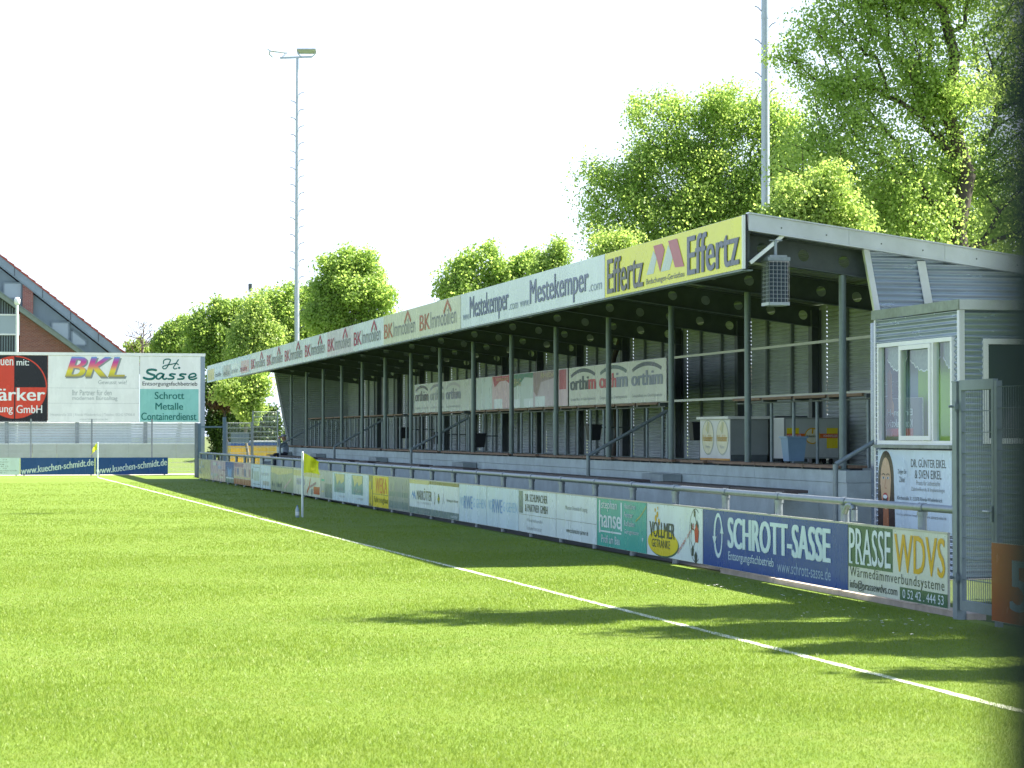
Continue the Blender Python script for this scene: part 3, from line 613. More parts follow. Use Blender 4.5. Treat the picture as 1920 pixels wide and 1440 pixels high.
def d_pale(s, W, H, q):
    s.rect(0.04 * W, 0.35 * H, 0.10 * W, 0.80 * H, SLATE, 1.6); s.rect(0.14 * W, 0.28 * H, 0.42 * W, 0.70 * H, paint("sea grey", (0.36, 0.48, 0.50)), 1.6); s.rect(0.12 * W, 0.86 * H, 0.44 * W, 0.89 * H, SLATE, 1.8); s.rect(0.12 * W, 0.12 * H, 0.46 * W, 0.15 * H, SLATE, 1.8)
    s.rect(0.48 * W, 0.01, 0.49 * W, H * 0.98, GRY, 1.8); fr(s, W, H, "druckerei", 0.52, 0.55, 0.92, 0.72, LGREY); s.rect(0.62 * W, 0.14 * H, 0.92 * W, 0.32 * H, LGREY, 1.6)
def d_mag(s, W, H, q):
    s.rect(0.03 * W, 0.80 * H, 0.55 * W, 0.98 * H, MAUVE, 1.5); s.rect(0.004, 0.006, W - 0.004, 0.26 * H, paint("brick red", (0.36, 0.12, 0.09)), 1.5)
    for i, x in enumerate((0.05, 0.20, 0.34, 0.50, 0.62, 0.78, 0.88)): s.rect(x * W, (0.40 + 0.04 * (i % 2)) * H, (x + 0.09) * W, 0.74 * H, (MAUVE, NAVY, PINK)[i % 3], 1.7)
    s.rect(0.02 * W, 0.30 * H, 0.98 * W, 0.35 * H, FADEY, 1.9)
def d_blue(s, W, H, q):
    s.face([(0.30 * W, 0.30 * H), (0.70 * W, 0.30 * H), (0.78 * W, 0.75 * H), (0.5 * W, 0.62 * H), (0.25 * W, 0.78 * H)], MIDB, 1.6); s.rect(0.006, 0.006, W - 0.006, 0.20 * H, SLATE, 1.6); s.rect(0.1 * W, 0.20 * H, 0.95 * W, 0.27 * H, W_, 1.9)
def d_narrow(s, W, H, q):
    s.rect(0.35 * W, 0.05 * H, 0.96 * W, 0.55 * H, SLATE, 1.5); s.rect(0.05 * W, 0.62 * H, 0.35 * W, 0.70 * H, TEAL, 1.5); s.rect(0.08 * W, 0.22 * H, 0.30 * W, 0.28 * H, FADEY, 1.5); s.rect(0.45 * W, 0.64 * H, 0.75 * W, 0.74 * H, LGREY, 1.8)
BOARD = "advertising_board"
strip(1590, 1777, BOARD, "cream board with white PRASSE on dark green beside yellow WDVS", OFFW, d_prasse)
strip(1318, 1590, BOARD, "large dark blue board with bold white SCHROTT-SASSE and a ring of arrows", NAVY, d_sasse)
strip(1213, 1318, BOARD, "white board with VOLLMER over a yellow oval and a football print", W_, d_vollmer)
strip(1119.5, 1213, BOARD, "teal green board with white stephan hanse lettering", TEAL, d_hanse)
strip(1043, 1119.5, BOARD, "white board with a small web address, left of the teal green board", W_, d_schum_r)
strip(973, 1043, BOARD, "white board reading DR. SCHUMACHER & PARTNER GMBH", W_, d_schum)
strip(913, 973, BOARD, "pale blue board with blue RWE, next to the DR. SCHUMACHER board", WL, d_rwe)
strip(861, 913, BOARD, "pale blue board with blue RWE, next to the MARKÖTTER board", WL, d_rwe)
strip(768, 861, BOARD, "white MARKÖTTER board with dark band at its foot and emblems", W_, d_mark)
strip(729, 768, BOARD, "murky grey board with dark bands, right of the bright yellow one", GRY, d_grey)
strip(692, 729, BOARD, "bright yellow board with orange word above Fahrzeugbau", YEL, d_yel)
strip(623.5, 692, BOARD, "pale board with two petrol squares, left of the bright yellow one", WL, d_two)
strip(601.5, 623.5, BOARD, "narrow pale board with a dark square in its lower right", LGREY, d_narrow)
strip(550.5, 601.5, BOARD, "whitish board with crossed red tool shapes behind the white flag pole", OFFW, d_tool)
strip(508, 550.5, BOARD, "grey green board with a pale yellow top and pink slash", OLIVE, d_olive)
strip(471, 508, BOARD, "pale blue grey board split in two by a thin line", WL, d_pale)
strip(439, 471, BOARD, "pinkish board with mauve top and brick red foot", PINK, d_mag)
strip(423, 439, BOARD, "small dark blue board with light blue shape, among faded boards", NAVY, d_blue)
strip(395, 423, BOARD, "faded pink and blue board, left of the small dark blue one", PINK, smudge(5, [paint("lavender", (0.38, 0.40, 0.58)), OFFW, MAUVE, LGREY], 12))
strip(373, 395, BOARD, "washed out yellow green board at the far end of the row", FADEY, smudge(8, [OFFW, OLIVE, FADEY], 9))

# ------------------------------------------------------------------ banners on the stand's fascia
FASG = "banners along the grandstand roof edge"
def fas(ya, yb, name, label, face, draw, cat="banner"):
    s = Sign(); s.LAY = 0.006; W, H = ya - yb - 0.012, 0.77; s.slab(W, H, 0.02, face, ALU); draw(s, W, H, None)
    o = s.build(name, None, (XF + 0.0, ya - 0.006, 4.215), -math.pi / 2); tag(o, label, cat, FASG)
YA = yX(1135, XF); YB = yX(864.5, XF)
FW_ = paint("fascia white", (0.70, 0.78, 0.84), dirt=0.08); LEMON = paint("lemon yellow", (0.80, 0.74, 0.02), dirt=0.06); INK = paint("slate ink", (0.055, 0.085, 0.13), dirt=0); INKG = paint("olive ink", (0.06, 0.075, 0.045), dirt=0)
def d_eff(s, W, H, q):
    fr(s, W, H, "Effertz", 0.025, 0.07, 0.32, 0.86, INKG, bold=0.055); fr(s, W, H, "Effertz", 0.65, 0.09, 0.98, 0.88, INK, bold=0.055)
    fr(s, W, H, "Bedachungen-Gerüstbau", 0.345, 0.06, 0.625, 0.215, INKG, bold=0.004)
    lg = paint("pale grey print", (0.50, 0.58, 0.55), dirt=0); br = paint("brick print", (0.42, 0.07, 0.055), dirt=0)
    s.face([(0.345 * W, 0.30 * H), (0.40 * W, 0.30 * H), (0.425 * W, 0.62 * H), (0.40 * W, 0.78 * H)], lg, 1.5); s.face([(0.455 * W, 0.30 * H), (0.52 * W, 0.30 * H), (0.545 * W, 0.55 * H), (0.51 * W, 0.82 * H)], lg, 1.5)
    s.face([(0.40 * W, 0.88 * H), (0.465 * W, 0.88 * H), (0.485 * W, 0.74 * H), (0.45 * W, 0.30 * H)], br, 2); s.face([(0.51 * W, 0.90 * H), (0.575 * W, 0.90 * H), (0.625 * W, 0.30 * H), (0.56 * W, 0.32 * H)], br, 2)
def d_mest(s, W, H, q):
    ink = paint("blue ink", (0.085, 0.13, 0.24), dirt=0)
    for x in (0.02, 0.475):
        fr(s, W, H, "www.", x, 0.22, x + 0.055 if x < 0.1 else x + 0.065, 0.38, paint("light ink", (0.25, 0.33, 0.42)), bold=0.0); fr(s, W, H, "Mestekemper", (x + 0.06) if x < 0.1 else (x + 0.07), 0.05, x + 0.37 if x < 0.1 else x + 0.435, 0.86, ink, bold=0.03)
        fr(s, W, H, ".com", x + 0.375 if x < 0.1 else x + 0.44, 0.22, x + 0.44 if x < 0.1 else x + 0.51, 0.38, paint("light ink", (0.25, 0.33, 0.42)))
fas(YA, Y0 + 0.02, "fascia_banner", "lemon yellow roof edge banner reading Effertz twice", LEMON, d_eff)
fas(YB, YA, "fascia_banner", "white roof edge banner reading www.Mestekemper.com twice", FW_, d_mest)
bkr, bkg = paint("berry red", (0.42, 0.03, 0.07), dirt=0), paint("stone ink", (0.17, 0.19, 0.19), dirt=0)
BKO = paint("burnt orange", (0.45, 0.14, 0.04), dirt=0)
def d_bk(s, W, H, q):
    n = 8; p = W / n
    s.rect((n - 2) * p, 0.01, W - 0.01, H - 0.01, paint("straw reflection tint", (0.66, 0.68, 0.52), dirt=0.1), 1.3); s.rect((n - 4) * p, 0.01, (n - 3) * p, H - 0.01, paint("rose reflection tint", (0.66, 0.64, 0.70), dirt=0.1), 1.3)  # straw and rose fields: a reflection on the banner, painted in
    for i in range(n):
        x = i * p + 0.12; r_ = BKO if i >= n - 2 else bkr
        s.text("BK", x, 0.20 * H, x + 0.26 * p, 0.70 * H, r_, bold=0.02); s.text("Immobilien", x + 0.275 * p, 0.20 * H, x + 0.88 * p, 0.72 * H, bkg)
        s.stroke([(x + 0.60 * p, 0.62 * H), (x + 0.68 * p, 0.92 * H), (x + 0.76 * p, 0.62 * H)], 0.10, r_, 2.6, smoothit=False)
YC = yX(470, XF)
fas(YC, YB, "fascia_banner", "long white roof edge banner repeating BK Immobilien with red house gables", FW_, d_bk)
def d_far(s, W, H, q):
    for i, mt in enumerate((FADEY, WL, LGREY, W_, PINK)): s.rect(W * (0.02 + 0.196 * i), 0.10 * H, W * (0.19 + 0.196 * i), 0.75 * H, mt, 1.5)
    for i in range(4): fr(s, W, H, "Immobilien", 0.22 + 0.19 * i, 0.2, 0.36 + 0.19 * i, 0.5, (SLATE, GRY, LGREY, bkr)[i], l=2.5)
fas(104.5, YC, "fascia_banner", "pale washed out roof edge banner at the far end", WL, d_far)

g = MB(); g.box(XF + 0.03, Y1, 4.30, XF + 0.08, 104.4, 4.36, STEEL_DARK); g.box(XF + 0.03, Y1, 4.80, XF + 0.08, 104.4, 4.86, STEEL_DARK)
for k in range(9): g.box(XF + 0.03, Y1 + 0.3 + 1.42 * k, 4.362, XF + 0.08, Y1 + 0.36 + 1.42 * k, 4.798, STEEL_DARK)
g.build("banner_support", stand)
g = MB(); g.box(XF - 0.02, Y0 - 0.03, 4.215, XF + 0.02, Y0 + 0.016, 4.985, WHITE_PL); g.box(XF + 0.022, Y0 - 0.03, 4.2, XF + 0.05, Y0 + 0.02, 5.0, BLACK); g.build("fascia_end", stand)
# ------------------------------------------------------------------ banners hanging inside the stand
def inner(ua, ub, label, face, draw, x=13.59, z0=2.50, z1=3.37, group="banners hanging above the bar counters"):
    ya, yb = yX(ua, x), yX(ub, x); s = Sign(); W, H = ya - yb - 0.01, z1 - z0; s.slab(W, H, 0.012, face, ALU); draw(s, W, H, None)
    for xx in (0.08, W - 0.08): s.box(xx - 0.02, 0.001, H, xx + 0.02, 0.03, H + 0.02, GALV_DULL)
    tag(s.build("hanging_banner", None, (x, ya - 0.005, z0), -math.pi / 2), label, "banner", group)
CREAM = paint("cream banner", (0.58, 0.62, 0.56)); CR2 = paint("aged banner", (0.50, 0.58, 0.54))
def d_orth(cols, arcs, frac):
    def d(s, W, H, q):
        p = W * frac / 3
        for i in range(3):
            x0 = 0.06 * W / 3 + i * p; x = x0
            for t, w0, w1, mt in cols[i]: s.text(t, x0 + w0 * p, 0.40 * H, x0 + w1 * p, (0.40 + (0.36 if any(c in t for c in "thiIl") else 0.26)) * H, mt, bold=0.085)
            s.arc(x0 + 0.43 * p, 0.93 * H - 0.62 * H, 0.64 * p, 0.60 * H, 50, 130, 0.085, arcs[i]); fr(s, W, H, "Gesundheit im Gleichgewicht", x0 / W, 0.10, (x0 + 0.86 * p) / W, 0.20, GRY)
    return d
BG = paint("black green", (0.025, 0.06, 0.055), dirt=0); GB = paint("grey blue", (0.16, 0.21, 0.27), dirt=0)
inner(1067, 1250, "cream banner reading orthim three times, nearest one above the counters", CREAM, d_orth(
    [[("orthi", 0, 0.62, BG), ("m", 0.635, 0.86, RED)], [("o", 0, 0.16, RED), ("rth", 0.18, 0.52, RED), ("im", 0.54, 0.86, GB)], [("orthim", 0, 0.86, GB)]], [BG, GREEN, BG], 0.99))  # red letters: a reflection on the foil painted as letter colour
inner(777, 891, "greyish banner reading orthim three times, far one above the counters", CR2, d_orth(
    [[("orthim", 0, 0.86, BG)], [("orthim", 0, 0.86, paint("pale slate", (0.28, 0.34, 0.36)))], [("orthim", 0, 0.86, GB)]], [BG, GB, LGREY], 0.80))
def d_col(s, W, H, q):
    gr = paint("pennant green", (0.02, 0.20, 0.10)); pk = paint("pale pink", (0.60, 0.46, 0.52)); mt = paint("pale mint", (0.50, 0.62, 0.62)); lv = paint("pale lilac", (0.48, 0.42, 0.50)); dr = paint("dull red", (0.40, 0.05, 0.06))
    b2 = [0.0, 0.20, 0.41, 0.66, 0.90, 1.0]
    for i, m_ in enumerate((mt, pk, mt, lv, pk)): s.rect(b2[i] * W + 0.004, 0.006, b2[i + 1] * W - 0.002, H - 0.006, m_, 1.2)
    s.face([(0.20 * W, H * 0.99), (0.41 * W, H * 0.99), (0.41 * W, 0.72 * H), (0.36 * W, 0.84 * H), (0.29 * W, 0.83 * H), (0.23 * W, 0.66 * H)], dr, 1.8)
    s.face([(0.41 * W, H * 0.99), (0.66 * W, H * 0.99), (0.655 * W, 0.84 * H), (0.57 * W, 0.88 * H), (0.52 * W, 0.70 * H), (0.45 * W, 0.60 * H), (0.41 * W, 0.42 * H)], gr, 1.8)
    s.face([(0.66 * W, H * 0.99), (0.90 * W, H * 0.99), (0.90 * W, 0.80 * H), (0.74 * W, 0.70 * H), (0.70 * W, 0.30 * H), (0.665 * W, 0.45 * H)], paint("taupe", (0.26, 0.20, 0.20)), 1.8)
    s.rect(0.92 * W, 0.45 * H, 0.985 * W, 0.98 * H, dr, 1.8); fr(s, W, H, "RHG", 0.46, 0.64, 0.53, 0.86, FADEY, l=2.6, bold=0.01); fr(s, W, H, "GETRÄNKE", 0.25, 0.85, 0.39, 0.94, FADEY, l=2.6); fr(s, W, H, "RHEDA", 0.74, 0.82, 0.88, 0.94, FADEY, l=2.6)
    for x, z in ((0.22, 0.30), (0.42, 0.26), (0.56, 0.26), (0.68, 0.30)): s.rect(x * W, 0.02 * H, (x + 0.10) * W, z * H, W_, 1.5)
inner(893, 1065, "long banner of white, red, green and mauve fields between the two orthim banners", W_, d_col)
# ------------------------------------------------------------------ commentary cabin at the near end of the stand
CX, CY0, CY1, CT = 12.35, 26.52, 29.28, 3.57; CXB = 15.6
cabin = empty("cabin", (CX, CY0, 0), label="small corrugated metal cabin with white windows at the near end of the grandstand", cat="cabin")
off = Matrix.Translation((-CX, -CY0, 0))
def cb(g, name, parent=None):
    g.v = [(x - CX, y - CY0, z) for x, y, z in g.v]; return g.build(name, parent or cabin)
WZ0, WZ1 = 1.70, 3.10; WYa, WYb = yX(1650, CX), yX(1791, CX)       # window: far and near edge along the front
g = MB()
corr(g, (CX, CY0 + 0.05), (CX, CY1 - 0.02), WZ1, CT - 0.13, SHEET, nrm=(-1, 0), amp=0.016)
corr(g, (CX, WYa + 0.002), (CX, CY1 - 0.02), 0.0, WZ1, SHEET, nrm=(-1, 0), amp=0.016)
corr(g, (CX, CY0 + 0.05), (CX, WYb - 0.002), 0.0, WZ1, SHEET, nrm=(-1, 0), amp=0.016)
corr(g, (CX, WYb), (CX, WYa), 0.0, WZ0 - 0.01, SHEET, nrm=(-1, 0), amp=0.016)
SX0, SX1, SZ0, SZ1 = 12.66, 13.32, 1.72, 3.07                       # side window
corr(g, (CX + 0.05, CY0), (CXB, CY0), SZ1, CT - 0.13, SHEET, nrm=(0, -1), amp=0.016)
corr(g, (CX + 0.05, CY0), (SX0, CY0), 0, SZ1, SHEET, nrm=(0, -1), amp=0.016)
corr(g, (SX1, CY0), (CXB, CY0), 0, SZ1, SHEET, nrm=(0, -1), amp=0.016)
corr(g, (SX0, CY0), (SX1, CY0), 0, SZ0, SHEET, nrm=(0, -1), amp=0.016)
g.box(CX, CY1 - 0.03, 0, CXB, CY1, CT - 0.13, SHEET); g.box(CXB - 0.03, CY0 + 0.02, 0, CXB, CY1 - 0.031, CT - 0.13, SHEET)
g.box(12.78, CY1 + 0.002, 0, 12.82, CY1 + 1.2, 3.46, SHEET)  # added unseen wall: blocks sun through the gap beside the stand
cb(g, "wall")
g = MB(); g.box(CX - 0.018, CY0 - 0.018, 0, CX + 0.055, CY0 + 0.055, CT - 0.131, ALU); g.box(CX - 0.016, CY1 - 0.04, 0, CX + 0.03, CY1 + 0.016, CT - 0.131, ALU); cb(g, "corner_trim")
g = MB(); MOSS = mat("mossy flashing", (0.27, 0.31, 0.28), 0.6, 0.2, nz=0.25, ns=5, dirt=0.6, dirtcol=(0.10, 0.12, 0.05))
g.box(CX - 0.05, CY0 - 0.05, CT - 0.13, CX - 0.03, CY1 + 0.03, CT, MOSS); g.box(CX - 0.029, CY0 - 0.05, CT - 0.13, CXB + 0.05, CY0 - 0.03, CT, ALU); g.box(CX - 0.029, CY0 - 0.029, CT - 0.05, CXB + 0.04, CY1 + 0.03, CT - 0.01, MOSS)
cb(g, "roof")
GLASS = bpy.data.materials.new("window glass"); GLASS.use_nodes = True; n = GLASS.node_tree; n.nodes.remove(n.nodes["Principled BSDF"])
tr = n.nodes.new("ShaderNodeBsdfTransparent"); tr.inputs[0].default_value = (0.80, 0.88, 0.86, 1); gl = n.nodes.new("ShaderNodeBsdfGlossy"); gl.inputs[1].default_value = 0.02; gl.inputs[0].default_value = (0.9, 0.95, 1, 1)
lw_ = n.nodes.new("ShaderNodeLayerWeight"); lw_.inputs[0].default_value = 0.5; pw_ = n.nodes.new("ShaderNodeMath"); pw_.operation = 'POWER'; pw_.inputs[1].default_value = 4.0; n.links.new(lw_.outputs["Facing"], pw_.inputs[0])
fr_ = n.nodes.new("ShaderNodeMath"); fr_.operation = 'MULTIPLY_ADD'; fr_.inputs[1].default_value = 0.75; fr_.inputs[2].default_value = 0.04; n.links.new(pw_.outputs[0], fr_.inputs[0]); ms = n.nodes.new("ShaderNodeMixShader")
n.links.new(fr_.outputs[0], ms.inputs[0]); n.links.new(tr.outputs[0], ms.inputs[1]); n.links.new(gl.outputs[0], ms.inputs[2]); n.links.new(ms.outputs[0], n.nodes["Material Output"].inputs[0])
DGLASS = mat("dark window glass", (0.05, 0.075, 0.08), 0.06, spec=0.8)
# front window: three lights
cols = [(1650, 1692), (1692, 1754), (1754, 1791)]
g = MB(); fw = 0.055; x0, x1 = CX - 0.045, CX + 0.04
g.box(x0, WYb, WZ1 - fw, x1, WYa, WZ1, WHITE_PL); g.box(x0, WYb, WZ0, x1, WYa, WZ0 + fw, WHITE_PL)
for u in (1650, 1692, 1754, 1791):
    y = yX(u, CX); a = y - (fw if u == 1650 else 0 if u == 1791 else fw / 2); g.box(x0 + 0.001, a, WZ0 + fw + 0.001, x1 - 0.001, a + fw, WZ1 - fw - 0.001, WHITE_PL)
ya, yb = yX(1754, CX) + 0.03, yX(1692, CX) - 0.03      # opening sash of the middle light
for zz0, zz1, y_a, y_b in ((WZ0 + 0.06, WZ0 + 0.12, ya, yb), (WZ1 - 0.12, WZ1 - 0.06, ya, yb), (WZ0 + 0.121, WZ1 - 0.121, ya, ya + 0.055), (WZ0 + 0.121, WZ1 - 0.121, yb - 0.055, yb)): g.box(x0 - 0.02, y_a, zz0, x0 - 0.001, y_b, zz1, WHITE_PL)
win = cb(g, "window")
for ua, ub in cols:
    g = MB(); a, b2 = yX(ub, CX) + 0.03, yX(ua, CX) - 0.03; g.add([(CX + 0.008, b2, WZ0 + 0.06), (CX + 0.008, a, WZ0 + 0.06), (CX + 0.008, a, WZ1 - 0.06), (CX + 0.008, b2, WZ1 - 0.06)], [(0, 1, 2, 3)], GLASS); cb(g, "pane", win)
g = MB(); g.box(CX - 0.10, WYb - 0.03, WZ0 - 0.045, CX + 0.0, WYa + 0.03, WZ0 - 0.002, MOSS); cb(g, "sill", win)
g = MB()
for (a, b2, c_, d) in ((SX0, SX1, SZ1 - 0.07, SZ1), (SX0, SX1, SZ0, SZ0 + 0.07)): g.box(a, CY0 - 0.03, c_, b2, CY0 + 0.03, d, WHITE_PL)
for a in (SX0, SX1 - 0.07): g.box(a, CY0 - 0.029, SZ0 + 0.071, a + 0.07, CY0 + 0.029, SZ1 - 0.071, WHITE_PL)
w2 = cb(g, "window"); g = MB(); g.box(SX0 + 0.07, CY0 + 0.002, SZ0 + 0.07, SX1 - 0.07, CY0 + 0.01, SZ1 - 0.07, DGLASS); cb(g, "pane", w2)
# inside: green wall, blue wall, scalloped curtain, window sill clutter
GRW = mat("lime painted wall", (0.33, 0.55, 0.05), 0.7, nz=0.05); BLW = mat("grey blue wall", (0.20, 0.30, 0.38), 0.7, nz=0.05)
g = MB(); ym = yX(1722, CX + 0.35)
g.box(CX + 0.35, CY0 + 0.04, 1.2, CX + 0.37, ym, 3.3, GRW); g.box(CX + 0.35, ym + 0.002, 1.2, CX + 0.37, CY1 - 0.05, 3.3, BLW); g.box(CX + 0.05, CY0 + 0.04, 1.62, CX + 0.34, CY1 - 0.05, 1.66, WHITE_PL); cb(g, "inner_wall")
LACE = mat("grey net curtain", (0.28, 0.33, 0.30), 0.8, nz=0.2, ns=20); LACEE = mat("white curtain hem", (0.75, 0.77, 0.76), 0.8)
g = Sign()
L_ = WYa - WYb - 0.1
for k, (ua, ub) in enumerate(cols):
    a, b2 = WYa - yX(ua, CX) + 0.05, WYa - yX(ub, CX) - 0.05; n_ = 16
    bot = [(a + (b2 - a) * i / n_, (1.15 if k else 1.18) - 0.16 * math.sin(math.pi * i / n_) - 0.02 * math.sin(9 * i)) for i in range(n_ + 1)]
    g.face([(b2, 1.36), (a, 1.36)] + bot, LACE, 1); g.stroke(bot, 0.018, LACEE, 2, smoothit=False)
o = g.build("curtain", cabin, (0.10, WYa - CY0, WZ0), -math.pi / 2)
s = Sign(); PW = 0.62      # posters standing behind the glass, seen through it, with writing in mirror image
s.slab(PW * 2.2, 0.62, 0.01, paint("dark poster", (0.10, 0.14, 0.18)), WHITE_PL); s.rect(0.01, 0.09, PW * 2.2 - 0.3, 0.2, RED, 2)
s.text("Kor", 1.05, 0.22, 0.80, 0.33, W_, l=3); s.text("aktiv", 0.62, 0.22, 0.18, 0.33, W_, l=3); s.text("Ein", 1.05, 0.38, 0.80, 0.47, W_, l=3); s.text("en-H", 0.62, 0.38, 0.18, 0.47, W_, l=3)
SKIN_P = paint("printed skin", (0.50, 0.28, 0.18), dirt=0)
s.face([(0.16, 0.40), (0.40, 0.36), (0.42, 0.52), (0.36, 0.60), (0.34, 0.95), (0.28, 1.02), (0.20, 0.98), (0.19, 0.6)], SKIN_P, 2.5); s.face([(0.12, 0.36), (0.3, 0.45), (0.42, 0.34), (0.46, 0.2), (0.10, 0.2)], DK, 2.7)
tag(s.build("window_poster", None, (CX + 0.16, yX(1655, CX + 0.16), WZ0 + 0.02), -math.pi / 2), "dark poster with a red band standing behind the cabin window", "poster")
# sign below the window
def d_dent(s, W, H):
    hair = paint("dark brown hair print", (0.035, 0.02, 0.02), dirt=0); skin = paint("warm skin print", (0.54, 0.37, 0.24), dirt=0); sk2 = paint("shaded skin print", (0.34, 0.14, 0.07), dirt=0); lip = paint("lip print", (0.42, 0.06, 0.07), dirt=0)
    cx = 0.118 * W
    s.disc(cx, 0.64 * H, 0.112 * W, 0.345 * H, hair, 1.4, 48); s.face([(cx - 0.112 * W, 0.64 * H), (cx - 0.118 * W, 0.012), (cx + 0.13 * W, 0.012), (cx + 0.112 * W, 0.64 * H)], hair, 1.6)
    s.face([(cx - 0.04 * W, 0.013), (cx + 0.045 * W, 0.013), (cx + 0.036 * W, 0.34 * H), (cx - 0.036 * W, 0.34 * H)], sk2, 2)
    s.face([(cx + 0.076 * W * math.cos(a) * (1.0 if math.sin(a) > 0 else 0.93), 0.575 * H + 0.325 * H * math.sin(a)) for a in [k * math.pi / 24 for k in range(48)]], skin, 2.4)
    for ex in (-0.032, 0.032):
        s.disc(cx + ex * W, 0.645 * H, 0.017 * W, 0.016 * H, W_, 3, 16); s.disc(cx + ex * W, 0.645 * H, 0.009 * W, 0.015 * H, DK, 3.5, 12); s.arc(cx + ex * W, 0.66 * H, 0.026 * W, 0.035 * H, 30, 150, 0.014, hair, 3)
    s.stroke([(cx + 0.005 * W, 0.63 * H), (cx - 0.012 * W, 0.53 * H), (cx + 0.012 * W, 0.515 * H)], 0.012, sk2, 3); s.disc(cx - 0.005 * W, 0.385 * H, 0.042 * W, 0.075 * H, lip, 3, 24); s.disc(cx - 0.005 * W, 0.375 * H, 0.032 * W, 0.052 * H, hair, 3.5, 24); s.disc(cx - 0.005 * W, 0.41 * H, 0.031 * W, 0.024 * H, W_, 4, 24); s.disc(cx - 0.005 * W, 0.335 * H, 0.024 * W, 0.012 * H, W_, 4, 18)
    s.disc(0.345 * W, 0.70 * H, 0.075 * W, 0.19 * H, WL, 2); fr(s, W, H, "Zeigen Sie", 0.29, 0.69, 0.41, 0.76, DK, l=3); fr(s, W, H, "Zähne!", 0.31, 0.60, 0.39, 0.67, DK, l=3)
    fr(s, W, H, "DR. GÜNTER EIKEL", 0.47, 0.79, 0.93, 0.91, DK, bold=0.004); fr(s, W, H, "& SVEN EIKEL", 0.52, 0.655, 0.87, 0.76, DK, bold=0.004)
    fr(s, W, H, "Praxis für ästhetische", 0.54, 0.575, 0.85, 0.635, GRY); fr(s, W, H, "Zahnheilkunde & Implantologie", 0.47, 0.49, 0.91, 0.55, GRY)
    fr(s, W, H, "Kirchstraße 3 | 33378 Rheda-Wiedenbrück", 0.28, 0.37, 0.88, 0.43, DK); fr(s, W, H, "Erfahren Sie uns auch auf unserer Homepage", 0.26, 0.18, 0.55, 0.22, GRY); fr(s, W, H, "www.zahnarzt-eikel.de", 0.66, 0.18, 0.93, 0.22, GRY)
s = Sign(); ya, yb = yX(1647, CX - 0.02), yX(1786, CX - 0.02); s.slab(ya - yb, 1.10, 0.012, WL, ALU); d_dent(s, ya - yb, 1.10)
tag(s.build("cabin_sign", None, (CX - 0.028, ya, 0.53), -math.pi / 2), "white dentist sign with a laughing woman's face below the cabin window", "sign")
# speaker in a wire cage under the roof end
sp = empty("caged_loudspeaker", (11.28, Y0 - 0.02, 0), 0, "grey loudspeaker in a wire cage hanging under the near roof corner", "loudspeaker")
cx, cy = 11.28, Y0 - 0.02
def sb(g, nm): g.v = [(x - cx, y - cy, z) for x, y, z in g.v]; return g.build(nm, sp)
BX = mat("grey blue speaker cloth", (0.03, 0.045, 0.065), 0.8, nz=0.2, ns=30); ZT, ZB = 4.37, 3.71
g = MB(); g.prism([(cx - 0.14, cy - 0.12), (cx + 0.14, cy - 0.12), (cx + 0.10, cy + 0.13), (cx - 0.10, cy + 0.13)], 'z', ZB + 0.03, ZT - 0.05, BX); sb(g, "speaker_body")
g = MB(); g.prism([(cx - 0.17, cy - 0.15), (cx + 0.17, cy - 0.15), (cx + 0.17, cy + 0.16), (cx - 0.17, cy + 0.16)], 'z', ZT - 0.045, ZT + 0.01, GALV); g.prism([(cx - 0.13, cy - 0.12), (cx + 0.13, cy - 0.12), (cx + 0.13, cy + 0.12), (cx - 0.13, cy + 0.12)], 'z', ZT + 0.011, ZT + 0.04, GALV); g.tube((cx, cy, ZT + 0.04), (cx, cy, 4.62), 0.025, GALV, n=10); g.box(cx - 0.1, cy - 0.02, 4.62, cx + 0.1, cy + 0.02, 4.635, GALV); sb(g, "hood")
g = MB(); CW = mat("cage wire", (0.40, 0.44, 0.47), 0.45, 0.4); h = 0.15; r_ = 0.003
for i in range(6):
    t = -h + 2 * h * i / 5
    for (p, q) in (((cx + t, cy - h), None), ((cx + t, cy + h), None), ((cx - h, cy + t), None), ((cx + h, cy + t), None)): g.tube((p[0], p[1], ZB), (p[0], p[1], ZT - 0.05), r_, CW, n=5, cap=False)
for k in range(11):
    z = ZB + 0.02 + (ZT - 0.08 - ZB) * k / 10
    for p, q in (((cx - h, cy - h), (cx + h, cy - h)), ((cx + h, cy - h), (cx + h, cy + h)), ((cx + h, cy + h), (cx - h, cy + h)), ((cx - h, cy + h), (cx - h, cy - h))): g.tube((*p, z), (*q, z), r_, CW, n=5, cap=False)
for p, q in (((cx - h, cy - h), (cx + h, cy - h)), ((cx + h, cy - h), (cx + h, cy + h)), ((cx + h, cy + h), (cx - h, cy + h)), ((cx - h, cy + h), (cx - h, cy - h))): g.bar((*p, ZB), (*q, ZB), 0.02, 0.045, CW)
sb(g, "cage")
# ------------------------------------------------------------------ things on the stand's platform
KW = mat("white laminate", (0.62, 0.64, 0.62), 0.35, nz=0.05, dirt=0.12); KG = mat("grey laminate", (0.22, 0.25, 0.25), 0.5, nz=0.08); OR_ = mat("orange skirting", (0.55, 0.27, 0.04), 0.5, nz=0.1)
def thing(name, loc, label, cat, group=None): return empty(name, loc, 0, label, cat, group)
ya, yb = yX(1313, 13.25), yX(1369, 13.25)
t = thing("drinks_counter", (13.25, yb, PZ), "white drinks counter with two round yellow beer emblems and orange foot", "counter")
L_ = ya - yb; g = MB(); g.box(0.012, 0, 0.16, 0.72, L_, 0.80, KG); g.box(0.012, 0.0, 0.0, 0.70, L_, 0.155, STEEL_DARK); g.build("body", t)
g = MB(); g.box(-0.06, -0.06, 0.803, 0.78, L_ + 0.05, 0.85, KW); g.build("counter_top", t)
s = Sign(); s.slab(L_, 0.80, 0.01, KW, KW); s.rect(0.004, 0.004, L_ - 0.004, 0.09, OR_, 1.6)
